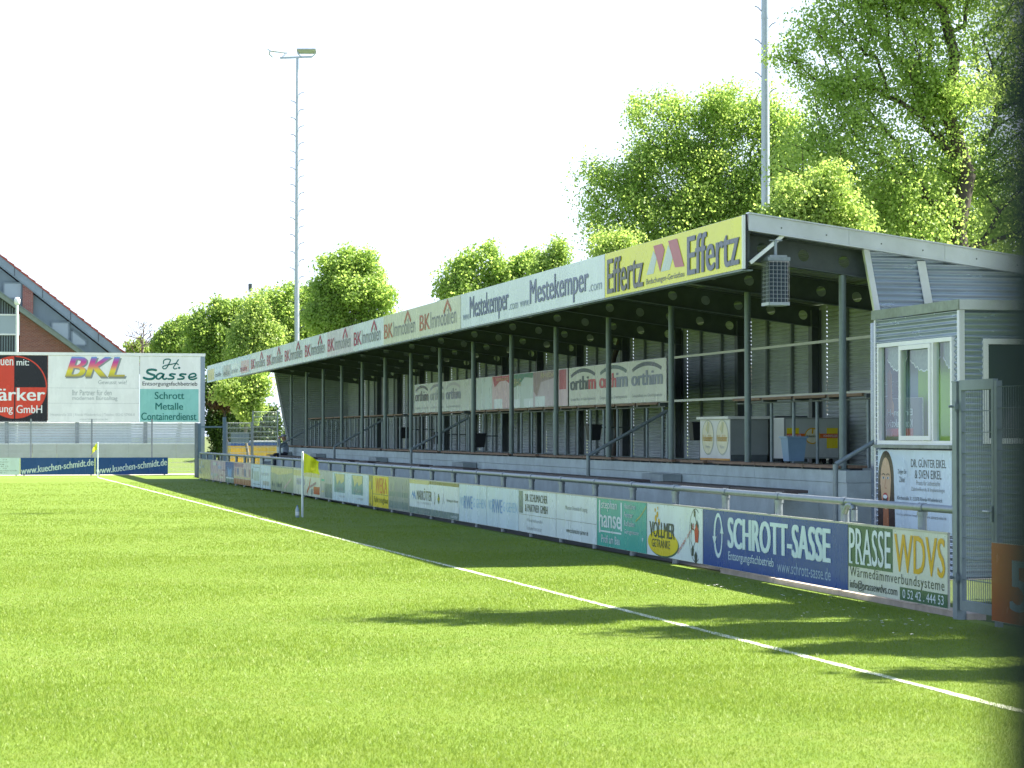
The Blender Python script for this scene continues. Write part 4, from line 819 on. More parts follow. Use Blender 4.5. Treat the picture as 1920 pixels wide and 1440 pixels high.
for k in (0.27, 0.75):
    cx = k * L_; s.disc(cx + 0.02, 0.47, 0.335, 0.325, LGREY, 1.5); s.disc(cx, 0.475, 0.335, 0.32, paint("cream emblem", (0.66, 0.64, 0.46)), 2); s.arc(cx, 0.475, 0.325, 0.31, 0, 360, 0.014, OLIVE, 2.4)
    s.text("Hohenfelder", cx - 0.28, 0.40, cx + 0.28, 0.52, OCHRE, l=3, bold=0.02); s.text("Pilsener", cx - 0.12, 0.27, cx + 0.14, 0.33, LGREY, l=3); s.face([(cx - 0.03, 0.56), (cx + 0.05, 0.56), (cx + 0.10, 0.74), (cx + 0.0, 0.76), (cx - 0.14, 0.62)], FADEY, 2.8); s.stroke([(cx, 0.55), (cx + 0.02, 0.66), (cx, 0.75)], 0.03, OLIVE, 3.2)
s.build("front_panel", t, (0, L_, 0), -math.pi / 2)
t = thing("drinks_trolley", (13.98, 37.25, PZ), "white drinks trolley with yellow band and round emblem on its side", "trolley")
g = MB(); g.box(0, 0.012, 0.10, 1.04, 0.52, 0.82, KW); g.build("body", t)
s = Sign(); s.slab(1.04, 0.72, 0.008, KG, KW); s.rect(0.03, 0.02, 1.02, 0.70, paint("pale grey panel", (0.42, 0.46, 0.46)), 1.3); s.rect(0.05, 0.33, 0.28, 0.54, YEL, 1.7); s.rect(0.80, 0.18, 1.01, 0.54, YEL, 1.7); s.rect(0.05, 0.36, 1.01, 0.44, ORNG, 2)
s.text("HOHENFELDER", 0.06, 0.38, 0.32, 0.42, W_, l=2.6); s.text("HOHENFELDER", 0.74, 0.38, 1.0, 0.42, W_, l=2.6)
s.disc(0.53, 0.40, 0.14, 0.14, paint("cream emblem", (0.66, 0.64, 0.46)), 2.5); s.arc(0.53, 0.40, 0.135, 0.135, 0, 360, 0.02, OCHRE, 2.8); s.text("Hohenfelder", 0.42, 0.375, 0.64, 0.42, BG, l=3.2, bold=0.01); s.stroke([(0.53, 0.45), (0.54, 0.52)], 0.03, OCHRE, 3.2, smoothit=False); s.build("side_panel", t, (0, 0.0, 0.10))
for x in (0.12, 0.92):
    for y in (0.1, 0.42):
        g = MB(); g.tube((x - 0.02, y, 0.05), (x + 0.02, y, 0.05), 0.05, BLACK, n=14); g.build("wheel", t)
t = thing("refrigerator", (14.15, 38.15, PZ), "grey refrigerator between the white drinks counter and the trolley", "refrigerator")
g = MB(); g.box(0, 0, 0.03, 0.62, 0.6, 0.86, mat("grey blue appliance", (0.14, 0.17, 0.19), 0.4, 0.3, nz=0.08)); g.build("body", t)
g = MB(); g.box(-0.022, 0.02, 0.06, -0.004, 0.58, 0.84, KG); g.tube((-0.045, 0.06, 0.3), (-0.045, 0.06, 0.7), 0.012, GALV); g.build("door", t)
t = thing("refrigerator", (14.45, 36.0, PZ), "dark low refrigerator behind the white drinks trolley at right", "refrigerator")
def bucket(p, label, mt, r=0.15, h=0.36, rim=True, cat="bin", name="litter_bin", group=None):
    b_ = thing(name, p, label, cat, group); g = MB()
    g.prism([(-r, -r), (r, -r), (r, r), (-r, r)], 'z', -0.001, 0.004, mt)
    k = 0.78; vs = [(sx * r * k, sy * r * k, 0.0) for sx, sy in ((-1, -1), (1, -1), (1, 1), (-1, 1))] + [(sx * r, sy * r, h) for sx, sy in ((-1, -1), (1, -1), (1, 1), (-1, 1))]
    g = MB(); g.add(vs, [(3, 2, 1, 0)] + [(i, (i + 1) % 4, 4 + (i + 1) % 4, 4 + i) for i in range(4)], mt)
    vi = [(x * 0.93, y * 0.93, z if i > 3 else 0.01) for i, (x, y, z) in enumerate(vs)]; g.add(vi, [(0, 1, 2, 3)] + [(4 + i, 4 + (i + 1) % 4, (i + 1) % 4, i) for i in range(4)], mt); g.build("bucket", b_)
    g = MB(); q = r * 1.06
    for a, c_ in (((-q, -q), (q, -q)), ((q, -q), (q, q)), ((q, q), (-q, q)), ((-q, q), (-q, -q))): g.bar((*a, h), (*c_, h), 0.022, 0.03, mt)
    g.build("rim", b_); return b_
COL.objects.unlink(t); bpy.data.objects.remove(t)
BB = mat("light blue plastic", (0.20, 0.33, 0.48), 0.45, nz=0.08, ns=4)
bucket((13.42, yX(1488, 13.42), PZ + 0.08), "tall light blue plastic bin in front of the white trolley", BB, 0.17, 0.40)
BING = "black bins hung on the back of the stand"
for u, v, lb in ((1308, 809, "black bin hanging left of the white drinks counter"), (1113, 811, "black bin hanging below the nearest orthim banner"), (898, 826, "black bin hanging beside a post below the white and red banner"), (822, 822, "black bin behind a post below the far orthim banner"), (758, 812, "black bin hanging furthest to the left in the stand")):
    x = 14.35 if u != 898 else 13.2
    p = atX(u, v, x); b_ = bucket((x, p[1], p[2] - 0.18), lb, BLACK, 0.16, 0.36, group=BING)
    g = MB(); g.bar((0.17, 0, 0.30), (XB - x - 0.02 if u != 898 else XC - x - 0.03, 0, 0.30), 0.03, 0.03, STEEL_DARK); g.build("bracket", b_)

# ------------------------------------------------------------------ near gate and fence
GATEM = mat("grey gate steel", (0.21, 0.255, 0.285), 0.5, 0.4, nz=0.14, ns=7)
def rodmesh(g, p0, p1, z0, z1, mt, vs=0.05, hs=0.2, r=0.003, rh=0.004):
    p0, p1 = Vector((*p0, 0)), Vector((*p1, 0)); d = p1 - p0; n_ = int(d.length / vs)
    for i in range(n_ + 1):
        p = p0 + d * (i / n_); g.tube((p.x, p.y, z0), (p.x, p.y, z1), r, mt, n=5, cap=False)
    k = max(1, int((z1 - z0) / hs)); nn = Vector((-d.y, d.x, 0)).normalized() * 0.006
    for i in range(k + 1):
        z = z0 + (z1 - z0) * i / k
        for sg in (-1, 1): g.tube((p0.x + sg * nn.x, p0.y + sg * nn.y, z), (p1.x + sg * nn.x, p1.y + sg * nn.y, z), rh, mt, n=5, cap=False)
gx = 9.60; gy0, gy1 = 20.62, 19.83
gate = thing("mesh_gate", (gx, gy0, 0), "grey steel mesh gate with wire bars beside the PRASSE board", "gate")
g = MB(); g.box(-0.04, 0.005, 0, 0.06, 0.105, 2.36, GATEM); g.box(-0.045, 0.0, 2.361, 0.065, 0.11, 2.375, GATEM); g.build("post", gate)
Lg = gy0 - gy1
g = MB()
for a, b2 in ((-0.075, -0.025), (-Lg, -Lg + 0.05)): g.box(-0.025, a, 0.10, 0.025, b2, 2.38, GATEM)
for z0, z1 in ((0.10, 0.20), (2.28, 2.38)): g.box(-0.0245, -Lg + 0.051, z0, 0.0245, -0.076, z1, GATEM)
g.build("frame", gate)
g = MB(); rodmesh(g, (0.0, -Lg + 0.05), (0.0, -0.075), 0.2, 2.28, GATEM, 0.045, 0.2, 0.004, 0.005); g.build("wire_mesh", gate)
for z in (0.42, 2.12):
    g = MB(); g.box(-0.07, -0.03, z - 0.03, -0.026, 0.02, z + 0.03, GATEM); g.tube((-0.05, 0.0, z - 0.05), (-0.05, 0.0, z + 0.05), 0.018, GATEM, n=8); g.tube((-0.11, 0.03, z), (0.02, 0.03, z), 0.012, GATEM, n=8); g.build("hinge", gate)
g = MB(); g.box(-0.045, -Lg + 0.005, 1.0, -0.027, -Lg + 0.045, 1.15, GATEM); g.tube((-0.07, -Lg + 0.025, 1.1), (-0.07, -Lg + 0.14, 1.1), 0.01, ALU, n=8); g.tube((-0.027, -Lg + 0.025, 1.1), (-0.07, -Lg + 0.025, 1.1), 0.009, ALU, n=8); g.build("handle", gate)
fen = thing("mesh_fence", (gx, gy1 - 0.02, 0), "grey wire mesh fence continuing towards the viewer beyond the gate", "fence")
g = MB(); rodmesh(g, (0, 0), (0, -4.6), 0.06, 2.3, GATEM, 0.05, 0.2); g.build("wire_mesh", fen)
for k in range(3): g = MB(); g.box(-0.03, -2.3 * k - 0.06, 0, 0.03, -2.3 * k, 2.36, GATEM); g.build("post", fen)
s = Sign(); s.slab(2.6, 0.75, 0.02, paint("dull orange", (0.40, 0.085, 0.025)), EDGE); s.text("5", 0.42, 0.12, 0.80, 0.60, paint("dull blue white", (0.26, 0.34, 0.42)), bold=0.04, l=2)
tag(s.build("advertising_board", None, (gx - 0.06, gy1 - 0.02, 0.06), -math.pi / 2), "orange board with a white figure at the right edge beyond the gate", "advertising board")
# out of focus post right beside the camera
PM = mat("dark blue grey post", (0.006, 0.012, 0.017), 0.8, nz=0.1, spec=0.1)
fwd = Vector((math.sin(TH), math.cos(TH), 0)); rgt = Vector((math.cos(TH), -math.sin(TH), 0)); p = fwd * 0.34 + rgt * (0.34 * (1874 - 960) / F + 0.04)
ps = thing("fence_post", (p.x, p.y, 0), "dark blurred post close to the camera at the right edge", "post")
g = MB(); g.tube((0, 0, 0), (0, 0, 2.55), 0.04, PM, n=24); g.build("shaft", ps); g = MB(); g.lathe([(0.045, 2.54), (0.045, 2.57), (0.03, 2.60), (0, 2.61)], PM, 20); g.build("cap", ps)

# ------------------------------------------------------------------ flags, bottle
FP = mat("white flag pole", (0.62, 0.70, 0.74), 0.4, nz=0.04)
def flag(loc, H, label, ang, droop, wdt, ht):
    t = thing("flag_pole", loc, label, "flag"); g = MB(); g.tube((0, 0, -0.05), (0, 0, H), 0.026, FP, n=14); g.lathe([(0.027, H), (0.02, H + 0.02), (0, H + 0.025)], FP, 12); g.build("pole", t)
    nx, nz = 16, 12; vs = []; fs = []
    for i in range(nx + 1):
        for j in range(nz + 1):
            u, v = i / nx, j / nz; amp = 0.05 * u
            x = 0.028 + wdt * u * (1 - 0.12 * math.sin(3.0 * v + 0.6)); y = amp * math.sin(8 * u + 3.5 * v) + 0.04 * u * math.sin(5 * v)
            z = H - 0.01 - ht * v * (1 - 0.32 * u) - droop * u ** 1.3 + 0.03 * u * math.sin(7 * v)
            c_, s_ = math.cos(ang), math.sin(ang); vs.append((c_ * x - s_ * y, s_ * x + c_ * y, z))
            if i and j: a = (nz + 1); fs.append(((i - 1) * a + j - 1, i * a + j - 1, i * a + j, (i - 1) * a + j))
    g = MB(); g.add(vs, fs, YELLOW, True); g.build("cloth", t); return t
f1 = atZ(567, 970); flag(tuple(f1), 1.43, "tall white pole with bright yellow flag standing in the shade by the touchline", R(-12), 0.20, 0.36, 0.44)
f2 = atZ(183, 895); flag(tuple(f2), 1.47, "white corner pole with small yellow flag in the sun at the far corner", R(195), 0.34, 0.26, 0.30)
bp_ = atZ(557.5, 970.5); bt = thing("water_bottle", tuple(bp_), "clear plastic water bottle standing in the grass beside the flag pole", "bottle")
BOT = mat("bottle plastic", (0.30, 0.40, 0.46), 0.08, spec=0.9); LB = mat("bottle label", (0.65, 0.70, 0.76), 0.5)
g = MB(); g.lathe([(0.0, 0.0), (0.038, 0.003), (0.042, 0.02), (0.042, 0.17), (0.036, 0.20), (0.018, 0.235), (0.014, 0.25)], BOT, 18); g.build("bottle_body", bt)
g = MB(); g.lathe([(0.0435, 0.05), (0.0435, 0.13)], LB, 18); g.build("label_wrap", bt); g = MB(); g.lathe([(0.016, 0.247), (0.016, 0.268), (0.0, 0.27)], mat("blue cap", (0.03, 0.10, 0.35), 0.4), 14); g.build("cap", bt)

# ------------------------------------------------------------------ floodlight masts
MASTM = mat("mast steel", (0.40, 0.45, 0.50), 0.45, 0.6, nz=0.10, ns=6)
def mast(x, y, H, r0, r1, label, name="floodlight_mast", RL=0.26):
    t = thing(name, (x, y, 0), label, "floodlight mast", "floodlight masts behind the grandstand")
    g = MB(); n_ = 5
    for k in range(n_):
        za, zb = H * k / n_, H * (k + 1) / n_; ra, rb = r0 + (r1 - r0) * k / n_, r0 + (r1 - r0) * (k + 1) / n_; g.tube((0, 0, za), (0, 0, zb), ra, MASTM, rb * 1.0, n=18, cap=k == n_ - 1)
        if k: g.tube((0, 0, za - 0.05), (0, 0, za + 0.05), ra * 1.06, MASTM, n=18)
    g.build("pole", t); z = 3.0; k = 0
    while z < H - 1.6:
        if z > 5: 
            g = MB(); r = r0 + (r1 - r0) * z / H; s_ = -1 if k % 2 else 1
            dx, dy = s_ * math.cos(TH), -s_ * math.sin(TH); g.path([(dx * r * 0.9, dy * r * 0.9, z - 0.10), (dx * (r + 0.08), dy * (r + 0.08), z), (dx * (r + RL), dy * (r + RL), z + 0.04)], RL * 0.07, STEEL_DARK, 6); g.build("climbing_rung", t)
        z += 0.42; k += 1
    return t
HM = float(atX(557, 110, 16.0)[2]); m1 = mast(16.0, yX(556, 16.0), HM, 0.165, 0.065, "tall tapered steel mast with two floodlights, far off behind the stand")
LENS = mat("floodlight glass", (0.42, 0.47, 0.47), 0.3, spec=0.8)
def lamps(m_):
    g = MB(); g.bar((-0.85, 0.2, HM + 0.02), (0.70, -0.17, HM + 0.08), 0.09, 0.09, MASTM); g.build("cross_arm", m_)
    for sx, rot, tilt in ((-0.98, R(24), R(24)), (0.45, R(-14), R(-30))):
        M_ = Matrix.Translation((sx, -sx * 0.24, HM + 0.36)) @ Matrix.Rotation(rot, 4, 'Z') @ Matrix.Rotation(tilt, 4, 'X')
        g = MB(); g.box(-0.48, -0.19, -0.02, 0.48, 0.19, 0.035, MASTM); g.v = [tuple(M_ @ Vector(q)) for q in g.v]; h_ = g.build("floodlight", m_)
        g = MB(); g.box(-0.45, -0.16, -0.035, 0.45, 0.16, -0.022, LENS); g.v = [tuple(M_ @ Vector(q)) for q in g.v]; g.build("lens", h_)
        g = MB()
        for e in (-0.42, 0.42): p_ = M_ @ Vector((e, 0, -0.03)); g.path([(sx + e * 0.55, -sx * 0.24 - e * 0.1, HM + 0.05), (sx + e * 0.95, -sx * 0.24 - e * 0.15, HM + 0.2), tuple(p_)], 0.028, MASTM, 6)
        g.build("bracket", h_)
lamps(m1)
m2 = mast(19.6, 53.5, HM, 0.135, 0.07, "thick galvanised mast rising out of the picture above the near roof end", RL=0.17)
lamps(m2)

# ------------------------------------------------------------------ far goal line: boards, fences, billboard
FARG = "boards behind the far goal line"
def far(ua, ub, label, face, draw, Y=100.0, z0=0.05, z1=0.80):
    a, b2 = atY(ua, 870, Y)[0], atY(ub, 870, Y)[0]; s = Sign(); s.LAY = 0.005; W, H = b2 - a - 0.015, z1 - z0; s.slab(W, H, 0.02, face, EDGE); draw(s, W, H)
    for xx in (0.15, W - 0.15): s.box(xx - 0.03, 0.021, -z0, xx + 0.03, 0.06, H * 0.9, GALV)
    tag(s.build("advertising_board", None, (a, Y, z0), 0), label, "advertising board", FARG)
KB = paint("kitchen blue", (0.015, 0.07, 0.26), dirt=0.06); KT = paint("far white print", (0.62, 0.70, 0.76), dirt=0)
def d_k(s, W, H): s.text("www.kuechen-schmidt.de", 0.01 * W, 0.02 * H, 0.985 * W, 0.42 * H, KT, bold=0.03, rise=0.125)
far(38.5, 178, "dark blue www.kuechen-schmidt.de board left of the corner flag", KB, d_k)
far(179, 315.5, "dark blue www.kuechen-schmidt.de board right of the corner flag", KB, d_k)
def d_w(s, W, H):
    for i, (t, e) in enumerate((("Hauptstr. 23", 0.75), ("Fliesenleger", 0.8), ("Esa", 0.72), ("05242 / 57 90 12", 0.78), ("Lange Str. 46", 0.75), ("Rheda-Wiedenbrück", 0.96), ("05242 / 96 98 91", 0.74))): s.text(t, 0.30 * W if i != 5 else 0.1 * W, (0.84 - i * 0.125) * H, e * W, (0.92 - i * 0.125) * H, GRY)
far(-60, 37.5, "white board with small grey address lines at the left edge", W_, d_w)
rail_f = thing("mesh_fence", (0, 104, 0), "grey wire mesh fence with thin posts below the big billboard", "fence")
MESHM = mat("pale fence wire", (0.42, 0.48, 0.54), 0.45, 0.4)
g = MB(); rodmesh(g, (-12.0, 0), (10.3, 0), 0.1, 2.4, MESHM, 0.06, 0.2, 0.0045, 0.006); g.build("wire_mesh", rail_f)
for k in range(8):
    g = MB(); x = 8.22 - 2.72 * k; g.box(x - 0.035, -0.05, 0, x + 0.035, 0.03, 2.52, GALV); g.build("post", rail_f)
cw = thing("concrete_wall", (0, 109.0, 0), "low pale concrete panel wall on the grass bank under the billboard", "wall")
CPALE = mat("pale concrete panels", (0.46, 0.49, 0.50), 0.85, nz=0.12, ns=1.2, dirt=0.3, dirtcol=(0.25, 0.25, 0.24))
for k in range(14):
    g = MB(); x1 = 10.9 - 1.13 * k; g.box(x1 - 1.115, 0, 0.3, x1, 0.12, 1.34, CPALE); g.box(x1 - 1.11, -0.01, 1.342, x1 - 0.005, 0.13, 1.38, WHITE_PL); g.build("panel", cw)
sw = thing("slatted_screen", (0, 110.3, 0), "white slatted screen above the low concrete wall", "screen")
SLT = mat("white slats", (0.62, 0.68, 0.72), 0.6, nz=0.06)
g = MB()
for k in range(9): z = 1.36 + 0.125 * k; g.prism([(0.0, z), (0.05, z + 0.115), (0.065, z + 0.115), (0.015, z)], 'x', -14, 10.9, SLT)
g.build("slats", sw)
YBB = 110.0
def bx(u): return atY(u, 720, YBB)[0]
def bz(v): return atY(200, v, YBB)[2]
bb = thing("billboard_support", (0, YBB, 0), "grey steel posts and white cap rail carrying the big billboard panels", "billboard frame")
for u in (13, 145, 273):
    g = MB(); x = bx(u); g.box(x - 0.09, -0.02, 0.6, x + 0.09, 0.10, bz(664), GALV); g.build("post", bb)
g = MB(); g.box(bx(376) , -0.06, 0.0, bx(384), 0.12, bz(662), mat("end post steel", (0.27, 0.33, 0.42), 0.5, 0.4, nz=0.1)); g.build("post", bb)
g = MB(); g.box(bx(-45), -0.10, bz(667), bx(384.5), 0.15, bz(661.5), WHITE_PL); g.build("cap_rail", bb)
BBG = "panels of the big billboard"
def poster(ua, ub, label, face, draw):
    s = Sign(); s.LAY = 0.006; a, b2 = bx(ua), bx(ub); W, H = b2 - a - 0.01, bz(667.5) - bz(792); s.slab(W, H, 0.03, face, face)
    def q(u, v): return (bx(u) - a, bz(v) - bz(792))
    draw(s, q); tag(s.build("billboard", None, (a, YBB - 0.07, bz(792)), 0), label, "billboard", BBG)
def T(s, q, t, u0, v0, u1, v1, m, **k): a, b2 = q(u0, v1), q(u1, v0); s.text(t, a[0], a[1], b2[0], b2[1], m, **k)
PB, PR, PWH = paint("poster black", (0.012, 0.013, 0.02), dirt=0), paint("poster red", (0.62, 0.055, 0.03), dirt=0), paint("poster white", (0.80, 0.82, 0.83), dirt=0.05)
def d_mar(s, q):
    c = q(28, 727); r = q(88, 727)[0] - c[0]
    s.face([(c[0] + r * math.cos(R(a)), c[1] + r * math.sin(R(a))) for a in range(90, 271, 6)], PR, 1.5)
    s.face([(c[0] + r * math.cos(R(a)), c[1] + r * math.sin(R(a))) for a in range(270, 361, 6)] + [c], PR, 1.5)
    s.arc(c[0], c[1], r - 0.02, r - 0.02, 0, 90, 0.06, PR, 1.5); a, b2 = q(26.5, 790), q(29, 669); s.rect(a[0], a[1], b2[0], b2[1], PB, 2)
    T(s, q, "uen", 1, 675, 24.5, 686.5, PWH, bold=0.02, l=3); T(s, q, "mit:", 31, 675, 54, 686.5, PWH, bold=0.02, l=3); T(s, q, "ärker", -2, 728, 84, 752, PWH, bold=0.03, l=3); T(s, q, "ung", -1, 764, 24, 778, PWH, bold=0.015, l=3); T(s, q, "GmbH", 31, 760, 79, 775, PWH, bold=0.015, l=3)
poster(-42, 89, "black billboard panel with a red circle and white lettering", PB, d_mar)
GRD = bpy.data.materials.new("rainbow print"); GRD.use_nodes = True; n = GRD.node_tree; L = n.links.new
tc = n.nodes.new("ShaderNodeTexCoord"); sp_ = n.nodes.new("ShaderNodeSeparateXYZ"); cr = n.nodes.new("ShaderNodeValToRGB"); mr = n.nodes.new("ShaderNodeMapRange")
L(tc.outputs["Object"], sp_.inputs[0]); L(sp_.outputs[2], mr.inputs[0]); mr.inputs[1].default_value = bz(708) - bz(792); mr.inputs[2].default_value = bz(669.5) - bz(792); L(mr.outputs[0], cr.inputs[0]); L(cr.outputs[0], n.nodes["Principled BSDF"].inputs["Base Color"]); n.nodes["Principled BSDF"].inputs["Roughness"].default_value = 0.3
els = cr.color_ramp.elements; els[0].position = 0.0; els[0].color = (0.20, 0.19, 0.17, 1); els[1].position = 1.0; els[1].color = (0.10, 0.36, 0.72, 1)
for p_, c_ in ((0.12, (0.55, 0.48, 0.05)), (0.32, (0.76, 0.66, 0.05)), (0.55, (0.75, 0.18, 0.20)), (0.75, (0.55, 0.05, 0.30)), (0.9, (0.30, 0.15, 0.5))): e = els.new(p_); e.color = (*c_, 1)
def d_bkl(s, q):
    T(s, q, "BKL", 125.5, 671.5, 234.5, 710, GRY, bold=0.06, shear=0.28, l=1.6); T(s, q, "BKL", 123.5, 669.5, 232, 707.5, GRD, bold=0.045, shear=0.28, l=2.4)
    lt = paint("pale lettering", (0.36, 0.40, 0.42), dirt=0); T(s, q, "Gewusst wie!", 184, 713, 237.5, 720.5, lt); T(s, q, "Ihr Partner für den", 135.5, 731, 209, 741.5, lt, l=2); T(s, q, "modernen Büroalltag", 135.5, 743, 220, 752.5, lt)
    vl = paint("very pale lettering", (0.52, 0.55, 0.57), dirt=0); T(s, q, "Hauptstraße 202 | Rheda-Wiedenbrück | Telefon: 05242 57906-0", 95, 775, 252.5, 781.5, vl); T(s, q, "www.bkl-systeme.de", 149, 784, 202, 789, vl)
    for v in (727.5, 756): a, b2 = q(91, v), q(261, v + 0.6); s.rect(a[0], b2[1], b2[0], a[1], vl, 1.4)
poster(90, 261.5, "white billboard panel with rainbow coloured BKL letters", PWH, d_bkl)
SG = paint("sasse green", (0.01, 0.14, 0.13), dirt=0); MINT = paint("mint field", (0.25, 0.55, 0.53), dirt=0.05)
def d_hs(s, q):
    a, b2 = q(262, 791.5), q(372, 729); s.rect(a[0], a[1], b2[0], b2[1], MINT, 1.4); ink = DK
    def st(pts, w=0.075): s.stroke([q(*p_) for p_ in pts], w, SG, 2.4)
    st([(306, 681), (307, 675), (313, 672.5), (319, 674), (316, 682), (311, 690), (306, 690.5), (305, 687), (312, 684), (322, 682)], 0.055); st([(334, 673.5), (330, 680), (325, 688), (327, 691), (331, 690)], 0.055); st([(322, 682), (330, 680.5), (334, 683)], 0.05); c = q(335.5, 689); s.disc(c[0], c[1], 0.055, 0.055, SG, 2.4, 14)
    st([(292, 693.5), (284, 692.5), (277, 694), (276, 698), (282, 701), (289, 703.5), (288, 708.5), (281, 710.5), (273, 709.5), (269.5, 708)], 0.11)
    st([(306, 701), (300, 699.5), (294, 703), (293, 708.5), (298, 710), (304, 705), (307, 700.5), (305, 708), (308, 710.5), (312, 709)], 0.085)
    st([(328, 701), (321, 700.5), (318, 703), (325, 706), (324, 709.5), (315, 710)], 0.085)
    st([(348, 701), (340, 700.5), (337, 703), (344, 706), (343, 709.5), (333, 710.2)], 0.085); st([(354, 706.5), (362, 706), (367, 703), (364, 699.5), (357, 701), (353.5, 706), (356, 710), (362, 710.5), (368, 708)], 0.08)
    T(s, q, "Entsorgungsfachbetrieb", 267, 715, 369.5, 725, ink, bold=0.008)
    T(s, q, "Schrott", 290, 734.5, 345, 748, SG, bold=0.02, l=2.2); T(s, q, "Metalle", 291.5, 755, 343, 768, SG, bold=0.02, l=2.2); T(s, q, "Containerdienst", 265, 773.5, 368, 787.5, SG, bold=0.02, l=2.2)
poster(262, 376, "billboard panel with green H. Sasse script over a mint field", PWH, d_hs)

# far corner: gate posts, open gate, wire panels, yellow container
BGREY = mat("blue grey gate paint", (0.13, 0.20, 0.27), 0.5, 0.2, nz=0.1, ns=4)
fg = thing("corner_gate", (9.0, 95.5, 0), "blue grey gate frame with two posts and a top bar at the far corner", "gate")
def px(u, Y): return atY(u, 800, Y)[0]
def pz(v, Y): return atY(400, v, Y)[2]
g = MB(); g.box(px(365, 95.5) - 9.0, -0.05, 0, px(370.5, 95.5) - 9, 0.07, pz(793, 95.5), GALV); g.box(px(371, 95.5) - 9.0, -0.02, 0, px(377, 95.5) - 9, 0.1, pz(793.5, 95.5), BGREY); g.build("post", fg)
g = MB(); g.box(px(418, 95.5) - 9.0, -0.05, 0, px(424, 95.5) - 9, 0.09, pz(782, 95.5), BGREY); g.build("post", fg)
g = MB(); g.box(px(377.2, 95.5) - 9.0, -0.02, pz(802, 95.5), px(417.8, 95.5) - 9, 0.04, pz(799, 95.5), BGREY); g.build("top_bar", fg)
g = MB(); g.box(px(372, 95.4) - 9.0, -0.14, pz(862, 95.4), px(405, 95.4) - 9, -0.12, pz(849, 95.4), BGREY); g.build("kick_plate", fg)
for ua, ub, v0, Y, lb in ((427, 470, 793, 97.5, "pale wire mesh panel with a grey sheet left of the thin trunk"), (475.5, 519, 772, 99.0, "taller pale wire mesh panel next to the far end wall of the stand")):
    a, b2 = px(ua, Y), px(ub, Y); t = thing("mesh_fence", (a, Y, 0), lb, "fence", "wire mesh panels at the far end of the stand"); WIRE = mat("bright wire", (0.55, 0.60, 0.58), 0.4, 0.5)
    g = MB(); rodmesh(g, (0, 0), (b2 - a, 0), 0.15, pz(v0, Y), WIRE, 0.06, 0.205, 0.0045, 0.013); g.build("wire_mesh", t)
    g = MB(); g.box(-0.06, -0.02, 0, -0.01, 0.03, pz(v0 - 2, Y), GALV); g.build("post", t)
    g = MB(); g.box(b2 - a + 0.01, -0.02, 0, b2 - a + 0.06, 0.03, pz(v0 - 2, Y), GALV); g.build("post", t)
    if ua < 450: g = MB(); g.box(0.15, 0.05, pz(830, Y), b2 - a - 0.05, 0.07, pz(811, Y), mat("grey blue sheet", (0.20, 0.27, 0.31), 0.5)); g.build("sheet", t)
YC_ = 104.0; a, b2 = px(433, YC_), px(524, YC_)
t = thing("skip_container", (a, YC_, 0), "yellow skip container with blue rim behind the wire mesh panels", "container")
SK = mat("yellow container paint", (0.62, 0.42, 0.015), 0.5, nz=0.12, ns=2, dirt=0.25); g = MB(); g.box(0, 0, 0.35, b2 - a, 2.0, pz(836, YC_), SK)
for k in range(6): xx = 0.15 + (b2 - a - 0.3) * k / 5; g.box(xx - 0.04, -0.06, 0.35, xx + 0.04, -0.002, pz(837, YC_), SK)
g.build("body", t); g = MB(); g.box(-0.03, -0.08, pz(835.6, YC_), b2 - a, 2.03, pz(829.5, YC_), KB); g.build("rim", t)
g = MB(); g.box(1.02, -0.05, pz(829.2, YC_), b2 - a - 0.05, 1.9, pz(826.5, YC_), WHITE_PL); g.build("lid", t)
for x in (0.3, b2 - a - 0.3): g = MB(); g.box(x - 0.15, 0.2, 0, x + 0.15, 1.8, 0.348, STEEL_DARK); g.build("skid", t)
# lamp post by the house
lx_ = atY(32, 600, 122.0); t = thing("lamp_post", (lx_[0], 122, 0), "slim white lamp post in front of the brick house", "street lamp")
g = MB(); zt = atY(32, 572, 122)[2]; g.tube((0, 0, 0), (0, 0, zt), 0.085, WHITE_PL, 0.07, n=12); g.build("pole", t); g = MB(); g.lathe([(0.08, zt), (0.15, zt + 0.08), (0.16, zt + 0.32), (0.10, zt + 0.40), (0, zt + 0.42)], WHITE_PL, 14); g.build("lamp_head", t)
# tall thin mast far behind the trees
ax = atY(469, 545, 160); t = thing("antenna_mast", (ax[0], 160, 0), "thin antenna mast poking out above the far trees", "antenna"); g = MB(); g.tube((0, 0, 0), (0, 0, ax[2]), 0.06, GALV, 0.04); g.build("pole", t); g = MB(); g.box(-0.12, -0.12, ax[2], 0.12, 0.12, ax[2] + 0.5, STEEL_DARK); g.build("head", t)
# ------------------------------------------------------------------ brick house beyond the billboard
BR = bpy.data.materials.new("red brick"); BR.use_nodes = True; n = BR.node_tree; L = n.links.new; bt_ = n.nodes.new("ShaderNodeTexBrick"); tc = n.nodes.new("ShaderNodeTexCoord"); sp_ = n.nodes.new("ShaderNodeSeparateXYZ"); cb_ = n.nodes.new("ShaderNodeCombineXYZ")
L(tc.outputs["Object"], sp_.inputs[0]); L(sp_.outputs[0], cb_.inputs[0]); L(sp_.outputs[2], cb_.inputs[1]); L(cb_.outputs[0], bt_.inputs["Vector"]); bt_.inputs["Scale"].default_value = 1.0
bt_.inputs["Color1"].default_value = (0.20, 0.055, 0.045, 1); bt_.inputs["Color2"].default_value = (0.27, 0.085, 0.06, 1); bt_.inputs["Mortar"].default_value = (0.30, 0.24, 0.22, 1); bt_.inputs["Brick Width"].default_value = 0.25; bt_.inputs["Row Height"].default_value = 0.08; bt_.inputs["Mortar Size"].default_value = 0.01
L(bt_.outputs[0], n.nodes["Principled BSDF"].inputs["Base Color"]); n.nodes["Principled BSDF"].inputs["Roughness"].default_value = 0.85
